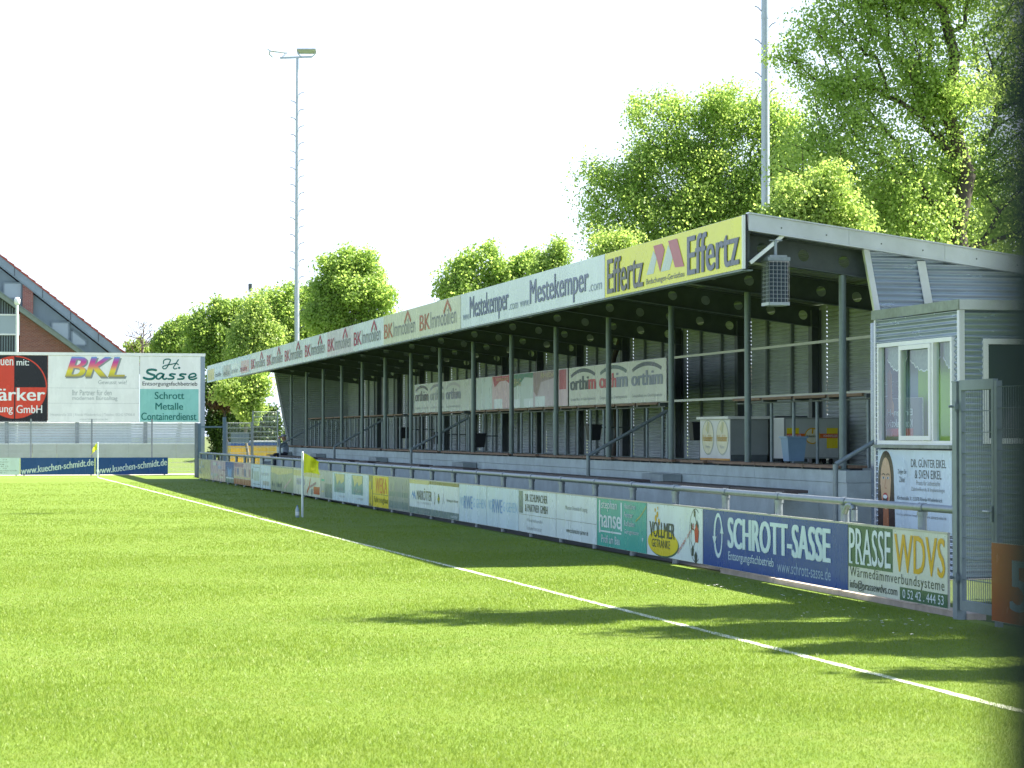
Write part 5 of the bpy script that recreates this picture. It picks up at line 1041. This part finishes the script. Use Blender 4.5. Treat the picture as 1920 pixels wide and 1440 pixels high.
CLAD = mat("grey blue cladding", (0.17, 0.22, 0.25), 0.6, nz=0.12, ns=0.8, stretch=(3, 1, 0.5)); VERGE = mat("zinc verge", (0.20, 0.25, 0.29), 0.5, 0.3, nz=0.15, ns=1.5); TILE = mat("red roof tile", (0.30, 0.065, 0.04), 0.75, nz=0.25, ns=4); SLATD = mat("dark slats", (0.045, 0.05, 0.06), 0.7)
HGL = mat("pale house glass", (0.26, 0.34, 0.37), 0.05, spec=0.9); FLB = mat("lead flashing", (0.22, 0.26, 0.24), 0.6, 0.2, nz=0.15)
HY = 150.0; hs = thing("brick_house", (0, HY, 0), "red brick house with steep tiled gable roof behind the billboard", "house")
def hz(u, v, Y): p = atY(u, v, Y); return (p[0], p[2])
A0, A1 = hz(0, 477, HY), hz(233, 660, HY); sl_ = (A1[1] - A0[1]) / (A1[0] - A0[0])
def zl(x, o=0): return A0[1] + sl_ * (x - A0[0]) + o
xa, xe_ = -7.0, 11.0
g = MB(); g.prism([(xa, 0), (xe_ - 0.5, 0), (xe_ - 0.5, zl(xe_ - 0.5, -0.9)), (xa, zl(xa, -0.9))], 'y', 0.0, 22, CLAD)
g.prism([(xa, 0), (xa, zl(xa, -0.9)), (2 * xa - xe_ + 0.5, zl(xe_ - 0.5, -0.9)), (2 * xa - xe_ + 0.5, 0)], 'y', 0.0, 22, CLAD); g.build("wall", hs)
g = MB(); N = 40
for sgn in (1, -1):
    def mx(x): return x if sgn > 0 else 2 * xa - x
    for k in range(N):   # tile courses stepping down the slope
        x0, x1 = xa + (xe_ - xa) * k / N, xa + (xe_ - xa) * (k + 1) / N
        g.prism([(mx(x0), zl(x0, -0.16)), (mx(x1), zl(x1, -0.16)), (mx(x1), zl(x1, 0.02)), (mx(x0), zl(x0, -0.05))], 'y', -0.75, 23, TILE)
rf = g.build("roof", hs)
g = MB(); g.prism([(xa, zl(xa, -0.17)), (xe_, zl(xe_, -0.17)), (xe_, zl(xe_, -0.72)), (xa, zl(xa, -0.72))], 'y', -0.70, -0.62, VERGE); g.prism([(xa, zl(xa, -0.73)), (xe_ - 0.1, zl(xe_ - 0.1, -0.73)), (xe_ - 0.1, zl(xe_ - 0.1, -0.80)), (xa, zl(xa, -0.80))], 'y', -0.69, -0.01, CLAD)
for k in range(10): x0 = xa + (xe_ - xa) * (k + 0.5) / 10; g.box(x0 - 0.02, -0.715, zl(x0, -0.71), x0 + 0.02, -0.701, zl(x0, -0.19), SLATD)
g.build("verge_board", hs)
p0, p1 = hz(42, 588, HY), hz(62, 532, HY); g = MB(); g.box(p0[0], -0.35, p0[1] - 3, p1[0], -0.005, p1[1], BR); g.build("brick_pier", hs)
def hwin(u0, v0, u1, v1, dy, mull=0, nm="window", fm=None):
    fm = fm or CLAD
    a, b2 = hz(u0, v1, HY + dy), hz(u1, v0, HY + dy); g = MB(); f_ = 0.10
    g.box(a[0] - f_, dy - 0.08, a[1] - f_, b2[0] + f_, dy - 0.005, a[1], fm); g.box(a[0] - f_, dy - 0.08, b2[1], b2[0] + f_, dy - 0.005, b2[1] + f_, fm)
    for k in range(mull + 2): x = a[0] - f_ / 2 + (b2[0] - a[0] + f_) * k / (mull + 1); g.box(x - f_ / 2, dy - 0.079, a[1] + 0.001, x + f_ / 2, dy - 0.006, b2[1] - 0.001, fm)
    w_ = g.build(nm, hs); g = MB(); g.box(a[0], dy - 0.05, a[1], b2[0], dy - 0.03, b2[1], HGL); g.build("pane", w_)
hwin(8, 532, 39, 558, 0.0); hwin(98, 606, 128, 648, 0.0)
a, b2 = hz(134, 648, HY), hz(162, 612, HY); g = MB(); tri = [(a[0], a[1]), (b2[0], a[1]), (b2[0], zl(b2[0], -1.25)), (a[0], min(b2[1] + 0.6, zl(a[0], -1.25)))]; g.prism(tri, 'y', -0.05, -0.02, HGL); g.build("pane", hs)
g = MB()
for q_, r_ in zip(tri, tri[1:] + tri[:1]): g.bar((q_[0], -0.05, q_[1]), (r_[0], -0.05, r_[1]), 0.07, 0.12, CLAD)
g.build("window_frame", hs)
# front wing with its own gable
B0, B1 = hz(0, 548, HY - 4), hz(156, 660, HY - 4); s2 = (B1[1] - B0[1]) / (B1[0] - B0[0])
def z2(x, o=0): return B0[1] + s2 * (x - B0[0]) + o
xb = -6.0; x2 = 8.6
g = MB(); xs_ = hz(36, 600, HY - 4)[0]
g.prism([(xs_, 0), (x2 - 0.6, 0), (x2 - 0.6, z2(x2 - 0.6, -0.35)), (xs_, z2(xs_, -0.35))], 'y', -4, -0.02, BR); g.build("wing_wall", hs)
g = MB(); g.prism([(xb, 0), (xs_ - 0.004, 0), (xs_ - 0.004, z2(xs_, -0.35)), (xb, z2(xb, -0.35))], 'y', -3.9, -0.02, SLATD)
for k in range(40): x = xs_ - 0.1 - 0.16 * k; g.box(x - 0.035, -3.96, 0, x + 0.035, -3.901, z2(x, -0.4), CLAD)
g.build("slat_cladding", hs)
g = MB(); g.prism([(xb, z2(xb, -0.34)), (x2, z2(x2, -0.34)), (x2, z2(x2)), (xb, z2(xb))], 'y', -4.5, -0.02, FLB)
g.prism([(xb, z2(xb, 0.005)), (x2, z2(x2, 0.005)), (x2, z2(x2, 0.07)), (xb, z2(xb, 0.07))], 'y', -4.55, -0.02, VERGE); g.build("wing_roof", hs)
hwin(-40, 592, 34, 625, -3.97, 1, fm=WHITE_PL)

# ------------------------------------------------------------------ trees
BARK = mat("grey brown bark", (0.065, 0.055, 0.042), 0.9, nz=0.3, ns=5, bump=0.5, bs=12, stretch=(3, 3, 0.6)); BARKP = mat("pale bark", (0.16, 0.14, 0.11), 0.9, nz=0.3, ns=6)
LIME = leafmat("lime leaf", (0.24, 0.385, 0.085), (0.39, 0.53, 0.165), 0.70, 0.5)
FRESH = leafmat("fresh yellow green leaf", (0.27, 0.41, 0.09), (0.41, 0.53, 0.18), 0.68, 0.8)
MIDG = leafmat("mid green leaf", (0.21, 0.35, 0.08), (0.35, 0.48, 0.14), 0.68, 0.35)
DARKG = leafmat("deep green leaf", (0.03, 0.07, 0.012), (0.07, 0.13, 0.02), 0.35, 0.6)
RUSSET = leafmat("russet leaf", (0.07, 0.035, 0.02), (0.14, 0.08, 0.035), 0.3, 0.8)
def tree(name, label, base, lobes, r0, leaf, n_cl, per, size, seed, group="trees behind the grandstand", bark=BARK, cs=0.55, trunk_top=None, cat="tree", up=0.1, flat=0.8):
    """base (x,y,z); lobes: list of (cx,cy,cz,rx,ry,rz) in world; attractors fill the lobes, limbs grow to them, leaves sit round their ends"""
    rg = np.random.default_rng(seed); A = []
    vol = np.array([l[3] * l[4] * l[5] for l in lobes]); cnt = np.maximum(3, (n_cl * vol / vol.sum()).astype(int))
    for l, c_ in zip(lobes, cnt):
        d = rg.normal(size=(c_, 3)); d /= np.linalg.norm(d, axis=1)[:, None]; rr = rg.random(c_) ** 0.42
        ph = rg.uniform(0, 6, 3); rr *= np.where(rg.random(c_) < 0.14, 1.28, 1.0); rr *= 0.80 + 0.20 * np.sin(3 * d[:, 0] + ph[0]) * np.sin(3 * d[:, 1] + 4 * d[:, 2] + ph[1])
        A.append(np.array(l[:3]) + d * rr[:, None] * np.array(l[3:]))
    A = np.concatenate(A); b0 = np.array(base, float); top = A[:, 2].max() if trunk_top is None else trunk_top
    cxy = A[:, :2].mean(0); nodes = [b0]; par = [-1]; m = 9
    for i in range(1, m + 1):
        f_ = i / m; p_ = b0 + np.array([(cxy[0] - b0[0]) * f_ ** 1.5, (cxy[1] - b0[1]) * f_ ** 1.5, (top - b0[2]) * 0.82 * f_]); p_[:2] += rg.normal(0, 0.012 * (top - b0[2]), 2) * (f_ > 0.2); nodes.append(p_); par.append(i - 1)
    trunkn = m + 1; zlow = A[:, 2].min(); order = np.argsort(np.linalg.norm(A[:, :2] - cxy, axis=1) + 0.2 * np.abs(A[:, 2] - A[:, 2].mean()))
    tips = []
    for ai in order:
        a = A[ai]; Nn = np.array(nodes); dv = a - Nn; dist = np.linalg.norm(dv, axis=1); pen = np.where(dv[:, 2] < 0.15 * dist, 2.5, 0.0) * 0.5 + np.where(Nn[:, 2] < zlow - 0.5 * (top - zlow) * 0.4, 4, 0)
        k = int(np.argmin(dist * (1 + pen * 0.4) + pen)); s_ = Nn[k]; L_ = np.linalg.norm(a - s_); ns = max(1, int(L_ / 0.9)); pr = k
        for j in range(1, ns + 1):
            f_ = j / ns; q_ = s_ + (a - s_) * f_ + np.array([0, 0, 0.12 * L_ * math.sin(math.pi * f_)]) + (rg.normal(0, 0.05 * L_ / ns, 3) if j < ns else 0)
            nodes.append(q_); par.append(pr); pr = len(nodes) - 1
        tips.append(pr)
    Nn = np.array(nodes); n_ = len(Nn); w2 = np.zeros(n_)
    for t_ in tips: w2[t_] += 1
    for i in range(n_ - 1, 0, -1): w2[par[i]] += w2[i]
    rad = np.maximum(0.012 if per else 0.017, r0 * (w2 / w2.max()) ** 0.52); rad[0] *= 1.25
    V = []; Fc = []; K = 6
    for i in range(1, n_):
        p_, q_ = Nn[par[i]], Nn[i]; d = q_ - p_; l_ = np.linalg.norm(d)
        if l_ < 1e-4: continue
        d /= l_; a = np.cross(d, [0.3, 0.9, 0.1]); a /= np.linalg.norm(a); b2 = np.cross(d, a); an = np.arange(K) * 2 * np.pi / K; ring = np.cos(an)[:, None] * a + np.sin(an)[:, None] * b2; k0 = len(V) * K
        ra = rad[par[i]] if i < trunkn else min(rad[par[i]], rad[i] * 1.25)
        V += [p_ + ring * ra, q_ + ring * rad[i]]; Fc += [(k0 + j, k0 + (j + 1) % K, k0 + K + (j + 1) % K, k0 + K + j) for j in range(K)]
    per = int(per * 1.55); size *= 0.72; cs *= 0.82
    root = thing(name, tuple(b0), label, cat, group)
    fast_mesh("trunk", np.concatenate(V) - b0, Fc, bark, root, True)
    if per:
        T_ = Nn[tips]; P_ = np.array([Nn[par[t_]] for t_ in tips]); nl = per * len(T_); ci = np.repeat(np.arange(len(T_)), per); f_ = rg.random(nl) ** 0.6
        c_ = P_[ci] + (T_ - P_)[ci] * f_[:, None] * 1.1; sc = (cs * rg.uniform(0.6, 1.35, len(T_)))[ci]; gn = rg.normal(size=(nl, 3)); gn /= np.maximum(1.0, np.linalg.norm(gn, axis=1) / 1.9)[:, None]; off = gn * sc[:, None] * np.array([1, 1, flat]) * 0.62; c_ = c_ + off
        nrm = rg.normal(size=(nl, 3)) * 0.75 + gn / np.maximum(0.3, np.linalg.norm(gn, axis=1))[:, None] * 1.0; nrm[:, 2] += up; nrm /= np.linalg.norm(nrm, axis=1)[:, None]; t1 = np.cross(nrm, rg.normal(size=(nl, 3))); t1 /= np.linalg.norm(t1, axis=1)[:, None]; t2 = np.cross(nrm, t1)
        s_ = size * rg.uniform(0.6, 1.3, nl)[:, None]; t1 *= s_ * 0.58; t2 *= s_ * 0.5
        VV = np.stack([c_ - t1, c_ + t2 * 0.85 - t1 * 0.1, c_ + t1, c_ - t2 * 0.85 - t1 * 0.1], 1) - b0
        fast_mesh("crown", VV.reshape(-1, 3), np.arange(4 * nl).reshape(-1, 4), leaf, root, False)
    return root
def lobe(u, v, Y, wpx, hpx, dep=None):
    p_ = atY(u, v, Y); d = float(np.dot(p_ - C0, FW)); rx = wpx * d / F / 2; return (p_[0], p_[1], p_[2], rx, dep or max(0.5, rx * 0.7), hpx * 1.35 * d / F / 2)
def gb(u, Y): return (atY(u, 800, Y)[0], Y, 0)
tree("broadleaf_tree", "huge spring green tree at the right edge with a dark forked trunk", gb(1852, 46), [lobe(1560, 40, 46, 170, 120), lobe(1690, 20, 46, 260, 150), lobe(1500, 120, 47, 150, 110), lobe(1590, 170, 46, 260, 130), lobe(1750, 160, 46, 280, 170), lobe(1540, 270, 46, 230, 120), lobe(1660, 300, 46, 260, 130), lobe(1790, 300, 47, 220, 160), lobe(1620, 390, 46, 240, 110), lobe(1750, 420, 46, 260, 110), lobe(1920, 120, 47, 240, 260), lobe(1930, 350, 47, 240, 240), lobe(1800, -100, 46, 500, 200), lobe(1620, -60, 46, 240, 120)], 0.23, LIME, 560, 165, 0.092, 11, cs=0.56)
tree("broadleaf_tree", "broad spring green tree left of the thick galvanised mast", gb(1408, 60), [lobe(1195, 205, 60, 70, 70), lobe(1260, 225, 60, 120, 90), lobe(1355, 205, 60, 150, 100), lobe(1440, 250, 60, 170, 140), lobe(1220, 290, 60, 150, 100), lobe(1320, 300, 60, 180, 110), lobe(1140, 330, 60, 110, 80), lobe(1200, 370, 60, 170, 90), lobe(1115, 400, 60, 80, 90), lobe(1300, 400, 60, 200, 110), lobe(1420, 370, 60, 190, 130), lobe(1170, 450, 60, 160, 80), lobe(1500, 330, 60, 130, 180), lobe(1290, 460, 60, 240, 80)], 0.22, LIME, 430, 165, 0.10, 12, cs=0.56)
tree("young_tree", "young yellow green tree just behind the near roof corner", gb(1545, 40), [lobe(1555, 340, 42, 50, 90), lobe(1535, 390, 42, 90, 90), lobe(1490, 375, 42, 60, 70), lobe(1590, 395, 42, 60, 70), lobe(1450, 410, 42, 70, 50), lobe(1500, 420, 42, 120, 50), lobe(1600, 430, 42, 70, 40)], 0.07, FRESH, 110, 110, 0.088, 13, cs=0.36)
tree("broadleaf_tree", "shaded spring green tree above the cabin with several thin trunks", gb(1760, 56), [lobe(1740, 420, 56, 420, 200), lobe(1640, 400, 56, 160, 160), lobe(1860, 430, 56, 260, 200)], 0.16, MIDG, 200, 150, 0.10, 14, cs=0.58)
tree("bushy_tree", "yellow green treetop peeking over the white www banner end", gb(1150, 52), [lobe(1150, 470, 52, 90, 70)], 0.06, FRESH, 26, 190, 0.09, 15, cs=0.4)
tree("bushy_tree", "row end treetop with ragged outline above the white middle banner", gb(930, 95), [lobe(838, 535, 95, 56, 40), lobe(866, 505, 95, 60, 44), lobe(888, 480, 95, 36, 30), lobe(922, 468, 95, 24, 36), lobe(928, 508, 95, 64, 50), lobe(984, 498, 95, 56, 44), lobe(1000, 480, 95, 24, 26), lobe(870, 550, 95, 100, 40), lobe(960, 540, 95, 110, 40), lobe(1020, 525, 95, 50, 40)], 0.14, LIME, 170, 95, 0.165, 16, cs=0.55)
tree("bushy_tree", "thin sparse treetop with loose sprays right of the ragged one", gb(1030, 92), [lobe(1050, 468, 92, 34, 50), lobe(1030, 490, 92, 50, 44), lobe(1012, 505, 92, 50, 40)], 0.10, MIDG, 46, 70, 0.15, 17, cs=0.5)
tree("broadleaf_tree", "tall rounded tree standing right of the far floodlight mast", gb(660, 118), [lobe(612, 505, 118, 40, 34), lobe(650, 492, 118, 60, 40), lobe(684, 478, 118, 44, 36), lobe(700, 515, 118, 56, 50), lobe(606, 550, 118, 44, 44), lobe(660, 540, 118, 140, 70), lobe(600, 585, 118, 70, 60), lobe(718, 555, 118, 50, 60), lobe(625, 600, 118, 80, 56), lobe(700, 605, 118, 90, 60)], 0.22, LIME, 270, 135, 0.185, 18, cs=0.66)
tree("broadleaf_tree", "dense tree directly behind the far floodlight mast", gb(545, 124), [lobe(538, 556, 124, 50, 40), lobe(580, 565, 124, 50, 50), lobe(500, 580, 124, 60, 70), lobe(545, 600, 124, 100, 80), lobe(595, 620, 124, 60, 70), lobe(515, 640, 124, 90, 60)], 0.2, LIME, 200, 140, 0.185, 19, cs=0.66)
tree("young_tree", "pale yellow green tree in front of the others above the far roof end", gb(478, 112), [lobe(483, 585, 112, 40, 60), lobe(465, 620, 112, 60, 60), lobe(500, 630, 112, 60, 60), lobe(450, 655, 112, 60, 50), lobe(490, 665, 112, 70, 50)], 0.10, FRESH, 130, 130, 0.16, 20, cs=0.6)
tree("broadleaf_tree", "dense round tree above the right end of the billboard", gb(415, 126), [lobe(415, 580, 126, 60, 60), lobe(450, 590, 126, 60, 70), lobe(385, 615, 126, 60, 60), lobe(430, 630, 126, 100, 70), lobe(375, 650, 126, 60, 60), lobe(430, 675, 126, 110, 60)], 0.2, MIDG, 200, 140, 0.19, 21, cs=0.66)
tree("broadleaf_tree", "small loose tree with visible stems behind the billboard", gb(335, 140), [lobe(335, 625, 140, 60, 55), lobe(315, 648, 140, 60, 40), lobe(355, 650, 140, 50, 40)], 0.14, MIDG, 80, 130, 0.2, 22, cs=0.6)
tree("bare_tree", "leafless twiggy tree against the white sky beside the house", gb(268, 150), [lobe(268, 620, 150, 56, 50), lobe(246, 634, 150, 40, 50), lobe(288, 634, 150, 40, 50)], 0.10, MIDG, 190, 0, 0.2, 23, bark=BARKP)
tree("bush", "low pale green shrub at the foot of the leafless tree", gb(270, 178), [lobe(256, 655, 178, 50, 34), lobe(300, 656, 178, 70, 34)], 0.08, FRESH, 50, 100, 0.26, 24, cs=0.6, cat="shrub")
tree("young_tree", "slender young tree with thin trunk in front of the far stand wall", gb(467, 100.5), [lobe(465, 735, 100.5, 90, 80), lobe(430, 730, 100.5, 70, 60), lobe(490, 720, 100.5, 50, 60), lobe(470, 770, 100.5, 60, 40)], 0.07, FRESH, 110, 75, 0.15, 25, cs=0.42, bark=BARKP)
tree("hedge_bush", "dark green hedge bush between the billboard end post and the gate", gb(403, 114), [lobe(402, 790, 114, 50, 90), lobe(400, 735, 114, 36, 50), lobe(430, 800, 114, 60, 80)], 0.08, DARKG, 150, 110, 0.15, 26, cs=0.4, cat="shrub")
tree("russet_bush", "reddish brown bush beside the slender young tree", gb(425, 112.5), [lobe(425, 748, 112.5, 60, 24), lobe(408, 752, 112.5, 30, 20)], 0.06, RUSSET, 40, 60, 0.15, 27, cs=0.4, cat="shrub")
tree("hedge_bush", "dark hedge bush seen through the taller wire mesh panel", gb(500, 108), [lobe(500, 800, 108, 60, 70), lobe(460, 795, 108, 50, 60)], 0.08, DARKG, 110, 90, 0.16, 28, cs=0.4, cat="shrub")
# trees right of the camera whose shade falls in long bands across the near pitch
for k, (x, y, cz, rx, rzz) in enumerate(((16.6, 22.3, 9.6, 2.0, 3.6), (17.2, 20.2, 8.8, 1.8, 3.2), (16.9, 18.1, 7.8, 1.6, 2.8), (17.0, 16.0, 7.4, 1.5, 2.2))):
    tree("broadleaf_tree", ("shade tree right of the cabin, outside the picture", "shade tree beyond the fence, outside the picture", "small shade tree third along the fence, outside the picture", "small shade tree nearest to the viewer, outside the picture")[k], (x, y, 0), [(x, y, cz, rx * 1.25, 0.95, rzz * 1.1), (x - 1.4, y + 0.2, cz + 1.2, 1.3, 0.4, 1.0), (x + 0.8, y - 0.5, cz - 1.5, 1.8, 0.9, 1.4), (x + 1.2, y + 0.4, cz - 3.5, 1.8, 0.8, 1.8)], 0.15, LIME, 190, 90, 0.24, 40 + k, group="shade trees beside the pitch", cs=0.5)
# ------------------------------------------------------------------ person sitting on the far end of the terrace
pp = atX(536, 858, 12.05); PX, PY = 12.05, float(pp[1]); SZ = 0.94
JN = PM_ = mat("dark blue trousers", (0.012, 0.016, 0.03), 0.85, nz=0.2); SH = mat("grey blue jacket", (0.22, 0.27, 0.33), 0.85, nz=0.15, ns=8); SKN = mat("skin", (0.42, 0.24, 0.17), 0.6); SHOE = mat("pale shoes", (0.30, 0.31, 0.32), 0.6); HAIRM = mat("grey cap cloth", (0.24, 0.26, 0.32), 0.8)
J = {}; E_ = []
def jt(n_, p_, r, par=None): J[n_] = (len(J), Vector(p_), r); (E_.append((J[par][0], J[n_][0])) if par else None)
# sits facing the pitch (-X) with both hands raised to the face; x forward is negative
jt("pelvis", (0, 0, 0.10), 0.15); jt("waist", (0.02, 0, 0.28), 0.14, "pelvis"); jt("chest", (-0.02, 0, 0.46), 0.155, "waist"); jt("neckb", (-0.05, 0, 0.60), 0.075, "chest"); jt("neck", (-0.07, 0, 0.67), 0.058, "neckb"); jt("jaw", (-0.10, 0, 0.73), 0.075, "neck"); jt("head", (-0.10, 0, 0.80), 0.098, "jaw"); jt("crown", (-0.09, 0, 0.86), 0.075, "head")
for s_, sg in (("r", -1), ("l", 1)):
    jt("hip" + s_, (-0.06, sg * 0.10, 0.09), 0.095, "pelvis"); jt("knee" + s_, (-0.46, sg * 0.13, 0.13), 0.064, "hip" + s_); jt("calf" + s_, (-0.45, sg * 0.13, -0.10), 0.056, "knee" + s_); jt("ank" + s_, (-0.43, sg * 0.13, -0.38), 0.04, "calf" + s_); jt("toe" + s_, (-0.60, sg * 0.14, -0.43), 0.035, "ank" + s_)
    jt("sho" + s_, (-0.03, sg * 0.19, 0.55), 0.066, "chest"); jt("elb" + s_, (-0.22, sg * 0.27, 0.40), 0.05, "sho" + s_); jt("wri" + s_, (-0.27, sg * 0.10, 0.68), 0.032, "elb" + s_); jt("palm" + s_, (-0.255, sg * 0.06, 0.76), 0.036, "wri" + s_)
    for k in range(4): jt(f"fa{k}{s_}", (-0.275 + 0.02 * k, sg * (0.045 - 0.006 * k), 0.82), 0.010, "palm" + s_); jt(f"fb{k}{s_}", (-0.255 + 0.02 * k, sg * 0.015, 0.845 - 0.004 * k), 0.008, f"fa{k}{s_}")
    jt("tha" + s_, (-0.225, sg * 0.075, 0.75), 0.011, "palm" + s_); jt("thb" + s_, (-0.20, sg * 0.06, 0.79), 0.009, "tha" + s_)
me = bpy.data.meshes.new("person"); ks = list(J.values()); me.from_pydata([q[1] for q in ks], E_, []); tmp = bpy.data.objects.new("person_tmp", me); COL.objects.link(tmp)
sk = tmp.modifiers.new("Skin", 'SKIN'); 
if not me.skin_vertices: me.skin_vertices.new()
for i, q in enumerate(ks): me.skin_vertices[0].data[i].radius = (q[2], q[2]); me.skin_vertices[0].data[i].use_root = (i == 0)
sb_ = tmp.modifiers.new("Sub", 'SUBSURF'); sb_.levels = 2; sb_.render_levels = 2
bpy.context.view_layer.update(); body = bpy.data.meshes.new_from_object(tmp.evaluated_get(bpy.context.evaluated_depsgraph_get())); bpy.data.objects.remove(tmp)
for m_ in (SH, JN, SKN, SHOE): body.materials.append(m_)
segs = [(J_a, J_b) for J_a, J_b in E_]
kn = list(J.keys())
for p_ in body.polygons:
    c = p_.center; best = min(ks, key=lambda q: (q[1] - c).length - q[2] * 0.6); nm = kn[best[0]]
    i = 1 if nm[:3] in ("pel", "hip", "kne", "cal") else 3 if nm[:3] in ("ank", "toe") else 2 if nm in ("neck", "jaw", "head", "crown") or nm[:3] in ("pal", "tha", "thb") or nm[:2] in ("fa", "fb") else 0
    if nm[:3] == "ank" and c.z > -0.36: i = 1
    p_.material_index = i; p_.use_smooth = True
person = bpy.data.objects.new("person", body); COL.objects.link(person); person.location = (PX, PY, SZ - 0.03 + 0.005)
tag(person, "person in grey blue jacket and dark trousers sitting at the far end, hands at face", "person")
g = MB(); g.lathe([(0.108, 0.0), (0.11, 0.03), (0.095, 0.075), (0.05, 0.10), (0, 0.105)], HAIRM, 18, (-0.095, 0, 0.815)); g.prism([(-0.28, -0.07), (-0.19, -0.09), (-0.19, 0.09), (-0.28, 0.07)], 'z', 0.815, 0.825, HAIRM); g.build("cap", person)
g = MB(); EYE_M = mat("dark eyes", (0.02, 0.02, 0.02), 0.3); g.box(-0.215, -0.02, 0.765, -0.185, 0.02, 0.80, SKN)
for sg in (-1, 1): g.lathe([(0.0, -0.012), (0.012, 0), (0.0, 0.012)], EYE_M, 8, (-0.188, sg * 0.035, 0.80)); g.lathe([(0.0, -0.03), (0.018, 0), (0.0, 0.03)], SKN, 8, (-0.09, sg * 0.10, 0.785))
g.build("face", person)
# raised end seat block the person leans over
stb = thing("concrete_block", (11.0, PY + 1.1, 0), "pale concrete block beside the sitting person at the stand's far end", "block"); g = MB(); g.box(0.35, 0, 0, 1.0, 0.7, 0.72, CONC); g.box(0.33, -0.02, 0.722, 1.02, 0.72, 0.76, CONC); g.build("block_body", stb)
